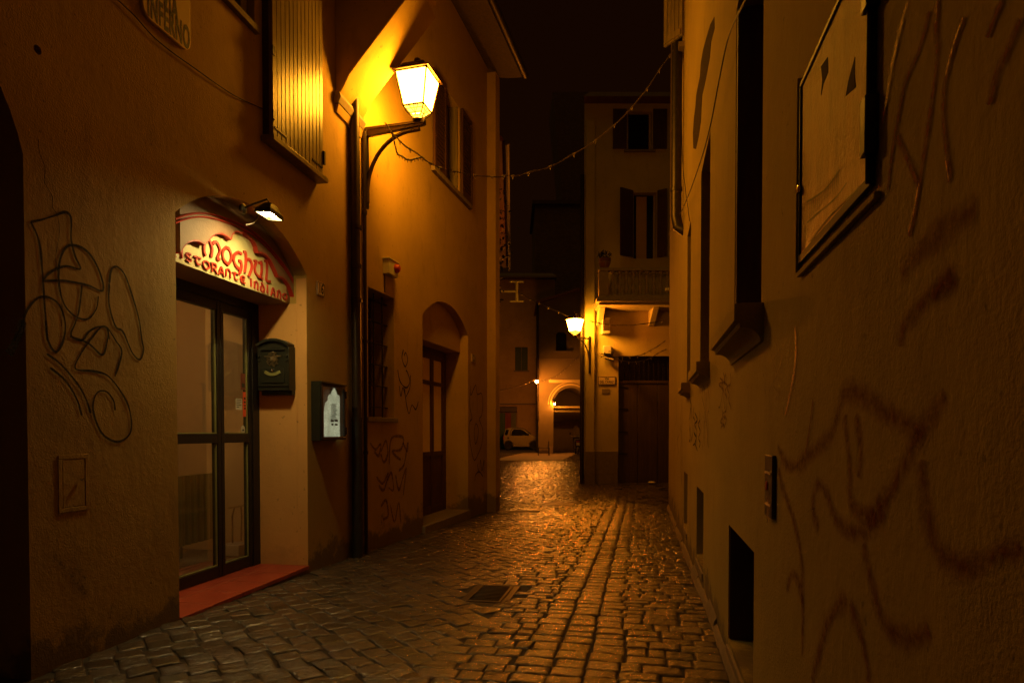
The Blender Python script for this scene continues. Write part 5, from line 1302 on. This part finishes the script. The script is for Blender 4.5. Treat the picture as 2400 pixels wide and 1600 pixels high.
for i in range(320):
    z = rnd.uniform(3.6, 6.3); w = .22 * math.sin((z - 3.6) / 2.7 * PI) ** .5 + .03; p = Vector((-.40 + abs(rnd.gauss(0, 1)) * w * .6, 13 + rnd.uniform(-.6, .8), z + rnd.uniform(-.1, .1)))
    d = Vector((rnd.uniform(-1, 1), rnd.uniform(-1, 1), rnd.uniform(-1, .4))).normalized() * .09; o_ = d.orthogonal().normalized() * .03; k = len(m.v)
    m.v += [p, p + d * .5 + o_, p + d, p + d * .5 - o_]; m.f.append((k, k + 1, k + 2, k + 3))
ivy = thing('creeper', 'dark creeper hanging from the side house behind the lit pilaster', 'climbing plant', (-.4, 13, ground(0, 13)))
m.build('leaves', M['ivy'], ivy)
m = MB()
for i in range(9):
    y = 12.6 + i * .12; p = [Vector((-.39 + rnd.uniform(0, .08), y, ground(0, 13)))]; 
    for j in range(6): p.append(Vector((-.39 + rnd.uniform(0, .12), y + rnd.uniform(-.1, .1), .9 + j * 1.0)))
    m.tube([Vector(q) for q in catmull([tuple(q) for q in p], 3)], .007, 5)
m.build('stems', M['ivy'], ivy)
def antenna():
    c = at(1211, 683, 21); w = at(1166, 682, 21); r = thing('wall_bracket', 'pale H-shaped metal bracket standing out from the side house in the dark', 'bracket', (w.x, w.y, w.z))
    m = MB(); m.tube([w - Vector((.4, 0, 0)), c], .035, 8); m.build('arm', M['balstone'], r)
    a, b = at(1211, 660, 21), at(1211, 706, 21); MB().tube([a, b], .05, 8).build('post', M['balstone'], r)
    m = MB()
    for q in (a, b): m.tube([q - Vector((.22, 0, 0)), q + Vector((.22, 0, 0))], .03, 8)
    m.build('crossbar', M['balstone'], r)
antenna()

# ================================================================== FAR HOUSES
def fx(px): return (px - 1200) / F * 38
def fz(py): return FF.hit(1300, py)[1]
hF = thing('arcade_house', 'amber house across the square with a lit arched portal and tiny pointed window', 'house', (fx(1310), 38, ground(0, 38)))
ax0, ax1 = fx(1297), fx(1297) + 2.05; azs, aza = fz(948), fz(911)
cut = [MB().prism(FF, arc_poly(ax0, ax1, -.6, azs, azs + (ax1 - ax0) / 2 * .98, 24), -3.0, .2)]
wx0, wx1 = fx(1303), fx(1328)
cut.append(MB().prism(FF, arc_poly(wx0, wx1, fz(823), fz(795), fz(776), 14), -.25, .2))
x0, x1 = fx(1262), fx(1440)
poly = [(x0, -.8), (x1, -.8), (x1, fz(655)), (fx(1357), fz(680)), (x0, fz(712))]
boolean(MB().prism(FF, poly, -4, 0), cut).build('wall', M['wallF'], hF, smooth=20)
m = MB(); m.quadbox([FF.W(x0 - .15, fz(712) - .02, .3), FF.W(fx(1440), fz(655) - .02, .3), FF.W(fx(1440), fz(655) - .02, -4), FF.W(x0 - .15, fz(712) - .02, -4), FF.W(x0 - .15, fz(712) + .12, .3), FF.W(fx(1440), fz(655) + .12, .3), FF.W(fx(1440), fz(655) + .12, -4), FF.W(x0 - .15, fz(712) + .12, -4)]); m.build('roof', M['rooftile'], hF)
w = MB().box(FF, wx0 + .01, wx1 - .01, fz(823) + .01, fz(778), -.24, -.2).build('pointed_window', M['dkglass'], hF); MB().box(FF, wx0 - .15, wx1 + .25, fz(826), fz(822) - .01, 0, .12).build('sill', M['stone'], w)
MB().box(FF, fx(1286), fx(1440), fz(897), fz(890), 0, .22).build('cornice', M['wallC'], hF, .01)
MB().box(FF, x0, fx(1440), fz(842), fz(840), 0, .04).build('string_course', M['stone'], hF)
# arch mouldings
for kk, (ra, dp, wd) in enumerate(((1.16, .06, .10), (1.30, .03, .06))):
    c = (ax0 + ax1) / 2; R0 = (ax1 - ax0) / 2 * ra
    MB().ribbon(FF, [(c + R0 * math.cos(q), azs + R0 * math.sin(q)) for q in [PI - i * PI / 24 for i in range(25)]], wd, .0, dp, smooth=False, taper=False).build('arch_moulding', M['wallC'], hF)
m = MB(); m.box(FF, ax0, ax1, fz(955), fz(951), -.5, -.42); m.box(FF, ax0, ax1, fz(964), fz(960), -.9, -.8); m.build('tie_beam', M['wallC'], hF)
m = MB(); m.box(FF, ax0, ax1, fz(1001), fz(985), -2.98, -2.85); m.build('inner_lintel', M['wood_dk'], hF)
m = MB(); m.box(FF, fx(1285), ax0 - .02, -.5, fz(1045), .0, .06); m.build('plinth', M['stone'], hF)
# little lamps
def bulb_lamp(name, label, p, r_, mat, arm):
    t = thing(name, label, 'lamp', p); MB().lathe(p, [(.001, -r_), (r_ * .7, -r_ * .7), (r_, 0), (r_ * .7, r_ * .7), (.001, r_)], 8).build('bulb', mat, t)
    q = p + Vector(arm); MB().tube([p + Vector((0, 0, r_)), p + Vector((0, 0, r_ + .06)), q + Vector((0, 0, r_ + .06))], .02, 6).build('arm', M['black'], t)
    MB().lathe(p + Vector((0, 0, r_ * .7)), [(r_ * 1.5, 0), (r_ * .9, r_ * .5), (.02, r_ * .9)], 10).build('shade', M['black'], t)
bulb_lamp('street_lamp', 'bright small lamp on the left corner of the arcade house', at(1258, 894, 36.6), .085, M['bulb'], (.12, 1.4, 0))
bulb_lamp('portal_lamp', 'small bright lamp at the left foot of the lit portal arch', at(1300, 946, 37.8), .055, M['archbulb'], (-.1, .2, 0))
downpipe('downpipe', 'dark rain pipe down the left corner of the arcade house', [FF.W(x0 - .04, fz(715), .08), FF.W(x0 - .04, 2, .08), FF.W(x0 - .04, fz(918), .08)], .06, [6, 4], M['pipe'])
# house E
def ex(px): return (px - 1200) / F * 47
def ez(py): return FE.hit(1220, py)[1]
hE = thing('striped_shop_house', 'rust coloured house at the far left with striped shop shutters', 'house', (0, 47, ground(0, 47)))
sx0, sx1 = ex(1150), ex(1212)
cut = [MB().box(FE, sx0, sx1, -.6, ez(952), -.4, .1), MB().box(FE, ex(1207), ex(1237), ez(868), ez(813), -.12, .1)]
boolean(MB().box(FE, -9, ex(1300), -.8, ez(655), -5, 0), cut).build('wall', M['wallE'], hE, smooth=20)
MB().quadbox([(-9.5, 46.4, ez(655)), (ex(1303), 46.4, ez(655)), (ex(1303), 52.2, ez(655)), (-9.5, 52.2, ez(655)), (-9.5, 46.5, ez(655) + .15), (ex(1303), 46.5, ez(655) + .15), (ex(1303), 52, ez(655) + 1.7), (-9.5, 52, ez(655) + 1.7)]).build('roof', M['rooftile'], hE)
for i, (a, b, mt) in enumerate(((1150, 1169, 's_brown'), (1169, 1184, 's_green'), (1184, 1198, 's_red'), (1198, 1210, 's_yel'))):
    m = MB(); n = 4
    for j in range(n): u0 = a + (b - a) * j / n; u1 = a + (b - a) * (j + 1) / n; m.box(FE, ex(u0) + .01, ex(u1) - .01, -.3, ez(967), -.15, -.1)
    m.build('shop_shutter', M[mt], hE, label={'s_brown': 'brown stripe', 's_green': 'green stripe', 's_red': 'red stripe', 's_yel': 'olive stripe'}[mt])
MB().box(FE, sx0, sx1, ez(965), ez(953), -.16, -.02).build('shop_fascia', M['brown'], hE)
MB().box(FE, ex(1145), ex(1262), ez(948), ez(945), 0, .15).build('string_course', M['stone'], hE)
m = MB(); c0 = ex(1207); c1 = ex(1237); m.box(FE, c0 + .01, (c0 + c1) / 2 - .01, ez(868) + .01, ez(813) - .01, -.11, -.06); m.box(FE, (c0 + c1) / 2 + .01, c1 - .01, ez(868) + .01, ez(813) - .01, -.11, -.06); w = m.build('window_shutters', M['green_sh'], hE)
MB().box(FE, c0 - .1, c1 + .1, ez(871), ez(868), 0, .1).build('sill', M['stone'], w)
MB().box(FE, ex(1162), ex(1167), ez(992), ez(985), -.098, -.09).build('notice', M['paper'], hE)
# leaning tower and dark block behind
tw = thing('brick_tower', 'tall leaning brick tower barely visible in the dark behind the balcony house', 'tower', (10, 95, 0))
a, b = at(1319, 467, 95), at(1295, 216, 95); dx = (b.x - a.x) / (b.z - a.z)
zt_ = b.z; xb = a.x - dx * a.z; xt = b.x
MB().quadbox([(xb, 95, -1), (xb + 9, 95, -1), (xb + 9, 104, -1), (xb, 104, -1), (xt, 95, zt_), (xt + 8.2, 95, zt_), (xt + 8.2, 104, zt_), (xt, 104, zt_)]).build('shaft', M['brick'], tw)
db = thing('distant_block', 'unlit building block rising behind the arcade house', 'house', (6, 70, 0))
q0, q1 = at(1254, 480, 70), at(1330, 480, 70)
MB().wbox(q0.x, q1.x + 4, 70, 80, -1, q0.z).build('wall', M['brick'], db); MB().wbox(q0.x - .3, q1.x + 4.3, 69.7, 80.3, q0.z, q0.z + .4).build('roof', M['rooftile'], db)

# ================================================================== CAR
def car():
    Y = 44.2; gz_ = ground(0, Y) ; x0 = (1179 - 1200) / F * Y; Lc = 2.5; H = 1.52; W = 1.5
    r = thing('parked_car', 'small pale two-seat car parked before the far shop', 'car', (x0 + Lc / 2, Y + W / 2, gz_))
    CF = Frame(x0, Y, 1, 0, 0, -1)
    P = [(.06, .30), (.02, .55), (.03, .95), (.10, 1.20), (.16, 1.45), (.45, 1.51), (.95, 1.54), (1.30, 1.50), (1.50, 1.40), (1.95, 1.08), (2.05, 1.00), (2.28, .94), (2.42, .78), (2.50, .58), (2.50, .35), (2.42, .25), (2.30, .22), (.2, .22)]
    P = [(a, z + gz_) for a, z in P]
    cuts = [MB().prism(CF, [(c + .34 * math.cos(k * PI / 10), gz_ + .30 + .34 * math.sin(k * PI / 10)) for k in range(20)], -.22, .1) for c in (.36, 2.12)]
    cuts += [MB().prism(CF, [(c + .34 * math.cos(k * PI / 10), gz_ + .30 + .34 * math.sin(k * PI / 10)) for k in range(20)], -W - .1, -W + .22) for c in (.36, 2.12)]
    boolean(MB().prism(CF, P, -W, 0), cuts).build('body', M['carpaint'], r, .03)
    G = [[(.55, .98), (.62, 1.28), (.75, 1.42), (1.22, 1.42), (1.42, 1.34), (1.78, 1.05), (1.75, .98)], [(.10, 1.02), (.22, 1.40), (.42, 1.40), (.30, 1.02)]]
    for g in G: MB().prism(CF, [(a, z + gz_) for a, z in g], .0, .006).build('side_window', M['dkglass'], r)
    m = MB(); m.ribbon(CF, [(a, z + gz_) for a, z in ((.50, .95), (.52, 1.25), (.70, 1.47), (1.25, 1.48), (1.48, 1.40), (1.95, 1.06))], .05, .0, .01); m.build('window_surround', M['black'], r)
    wf = [(1.50, 1.405), (1.95, 1.085)]
    m = MB(); m.quadbox([CF.W(1.52, gz_ + 1.40, -.15), CF.W(1.93, gz_ + 1.11, -.15), CF.W(1.93, gz_ + 1.11, -W + .15), CF.W(1.52, gz_ + 1.40, -W + .15), CF.W(1.53, gz_ + 1.415, -.15), CF.W(1.94, gz_ + 1.125, -.15), CF.W(1.94, gz_ + 1.125, -W + .15), CF.W(1.53, gz_ + 1.415, -W + .15)]); m.build('windscreen', M['dkglass'], r)
    for c in (.36, 2.12):
        for tt in (0, -W + .17):
            ctr = CF.W(c, gz_ + .29, -.17 + tt)
            w = MB().lathe(ctr, [(.20, 0), (.28, .0), (.29, .02), (.29, .13), (.28, .15), (.20, .15)], 24, CF.n).build('wheel', M['tyre'], r)
            m = MB(); m.lathe(ctr + CF.n * .10, [(.04, 0), (.04, .05)], 10, CF.n)
            for k in range(9):
                q = 2 * PI * k / 9; u = Vector((math.cos(q), 0, math.sin(q))); m.tube([ctr + CF.n * .135 + u * .03, ctr + CF.n * .135 + u * .19], .014, 5)
            for k in range(24):
                q, q2 = 2 * PI * k / 24, 2 * PI * (k + 1) / 24; m.tube([ctr + CF.n * .14 + Vector((math.cos(q), 0, math.sin(q))) * .195, ctr + CF.n * .14 + Vector((math.cos(q2), 0, math.sin(q2))) * .195], .012, 5)
            m.build('rim', M['chrome'], w)
    MB().box(CF, 2.38, 2.46, gz_ + .66, gz_ + .80, -.30, .004).build('headlight', M['white'], r, .01); MB().box(CF, .02, .07, gz_ + .70, gz_ + .95, -.2, .004).build('tail_light', M['red'], r, .01)
    MB().box(CF, 1.68, 1.80, gz_ + 1.02, gz_ + 1.14, .01, .14).build('mirror', M['black'], r, .02)
    MB().box(CF, 1.45, 1.60, gz_ + .88, gz_ + .90, .0, .02).build('door_handle', M['black'], r); MB().lathe(CF.W(.36, gz_ + .82, 0), [(.07, 0), (.07, .008)], 12, CF.n).build('fuel_cap', M['black'], r)
    m = MB(); m.ribbon(CF, [(.72, gz_ + .42), (1.2, gz_ + .36), (1.75, gz_ + .35)], .03, 0, .02); m.build('side_skirt', M['chrome'], r)
car()
def scooter():
    Y = 36.9; g = ground(0, Y); c = at(1353, 1062, Y); x = c.x
    r = thing('motor_scooter', 'dark motor scooter with tall windscreen parked before the lit portal', 'motor scooter', (x, Y, g))
    MB().lathe((x - .05, Y - .25, g + .24), [(.13, 0), (.23, .0), (.24, .02), (.24, .08), (.23, .10), (.13, .10)], 20, Vector((1, 0, 0))).build('wheel', M['tyre'], r)
    MB().lathe((x - .05, Y + 1.0, g + .24), [(.13, 0), (.23, .0), (.24, .02), (.24, .08), (.23, .10), (.13, .10)], 20, Vector((1, 0, 0))).build('wheel', M['tyre'], r)
    SF = Frame(x, Y, 1, 0, 0, -1)
    MB().quadbox([(x - .14, Y - .30, g + .42), (x + .14, Y - .30, g + .42), (x + .16, Y + .55, g + .30), (x - .16, Y + .55, g + .30), (x - .17, Y - .38, g + .82), (x + .17, Y - .38, g + .82), (x + .18, Y + .45, g + .80), (x - .18, Y + .45, g + .80)]).build('body', M['black'], r, .05)
    MB().quadbox([(x - .17, Y - .38, g + .821), (x + .17, Y - .38, g + .821), (x + .15, Y + .45, g + .801), (x - .15, Y + .45, g + .801), (x - .15, Y - .35, g + .92), (x + .15, Y - .35, g + .92), (x + .13, Y + .42, g + .88), (x - .13, Y + .42, g + .88)]).build('seat', M['tyre'], r, .03)
    MB().quadbox([(x - .19, Y + .72, g + .30), (x + .19, Y + .72, g + .30), (x + .15, Y + .86, g + .30), (x - .15, Y + .86, g + .30), (x - .20, Y + .60, g + 1.0), (x + .20, Y + .60, g + 1.0), (x + .14, Y + .72, g + 1.02), (x - .14, Y + .72, g + 1.02)]).build('leg_shield', M['black'], r, .03)
    MB().wbox(x - .15, x + .15, Y + .3, Y + .8, g + .26, g + .33).build('footboard', M['black'], r, .01)
    MB().prism(SF, [(-.20, g + 1.05), (.20, g + 1.05), (.18, g + 1.5), (.08, g + 1.66), (-.08, g + 1.66), (-.18, g + 1.5)], -.66, -.64).build('windscreen', M['glass'], r)
    MB().tube([(x - .36, Y + .52, g + 1.08), (x - .15, Y + .60, g + 1.06), (x + .15, Y + .60, g + 1.06), (x + .36, Y + .52, g + 1.08)], .018, 8).build('handlebar', M['chrome'], r)
    for s_ in (-1, 1): MB().lathe((x + s_ * .36, Y + .56, g + 1.22), [(.06, 0), (.06, .02), (.03, .03)], 10, Vector((0, -1, 0))).build('mirror', M['black'], r)
    MB().wbox(x - .09, x + .09, Y - .40, Y - .383, g + .55, g + .70).build('licence_plate', M['white'], r); MB().wbox(x - .09, x + .09, Y - .40, Y - .383, g + .74, g + .79).build('tail_light', M['red'], r)
    MB().tube([(x - .05, Y + .2, g + .28), (x - .25, Y + .1, g)], .012, 6).build('kickstand', M['chrome'], r)
scooter()
def barrier():
    Y = 35.8; g = ground(0, Y); p0, p1 = at(1261, 1060, Y), at(1288, 1060, Y); r = thing('bench', 'low dark metal bench on the paving left of the lit portal', 'bench', ((p0.x + p1.x) / 2, Y, g))
    m = MB()
    for i in range(3): m.wbox(p0.x, p1.x, Y + i * .14, Y + i * .14 + .10, g + .42, g + .46)
    m.build('seat', M['black'], r, .01)
    for x in (p0.x, p1.x - .05):
        MB().wbox(x, x + .05, Y, Y + .05, g - .02, g + .42).build('leg', M['black'], r); MB().wbox(x, x + .05, Y + .33, Y + .38, g - .02, g + .42).build('leg', M['black'], r)
    MB().wbox(p0.x + .05, p1.x - .05, Y + .01, Y + .04, g + .2, g + .24).build('stretcher', M['black'], r)
    m = MB(); m.wbox(p1.x - .05, p1.x, Y + .33, Y + .38, g + .46, g + .80); m.build('armrest', M['black'], r)
barrier()

# ================================================================== WORLD AND OUTPUT
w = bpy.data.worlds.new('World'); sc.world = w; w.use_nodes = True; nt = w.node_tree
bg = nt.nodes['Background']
# night sky: dim town glow low down, brighter olive added overhead as fill light
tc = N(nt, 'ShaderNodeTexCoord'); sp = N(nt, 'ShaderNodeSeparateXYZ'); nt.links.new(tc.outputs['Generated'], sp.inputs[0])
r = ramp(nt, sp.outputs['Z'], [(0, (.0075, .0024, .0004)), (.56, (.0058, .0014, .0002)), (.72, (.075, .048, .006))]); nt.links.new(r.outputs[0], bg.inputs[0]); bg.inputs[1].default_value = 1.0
sc.view_settings.view_transform = 'Standard'; sc.view_settings.look = 'None'; sc.view_settings.exposure = 0; sc.view_settings.gamma = 1
sc.cycles.max_bounces = 10; sc.cycles.diffuse_bounces = 6; sc.cycles.glossy_bounces = 4; sc.cycles.transparent_max_bounces = 12
sc.cycles.sample_clamp_indirect = 6; sc.cycles.use_denoising = True; sc.cycles.caustics_reflective = False; sc.cycles.caustics_refractive = False
sc.cycles.use_light_tree = True
sc.render.resolution_x = 1024; sc.render.resolution_y = 682
for o in bpy.data.objects:
    if '_loc' in o: del o['_loc']
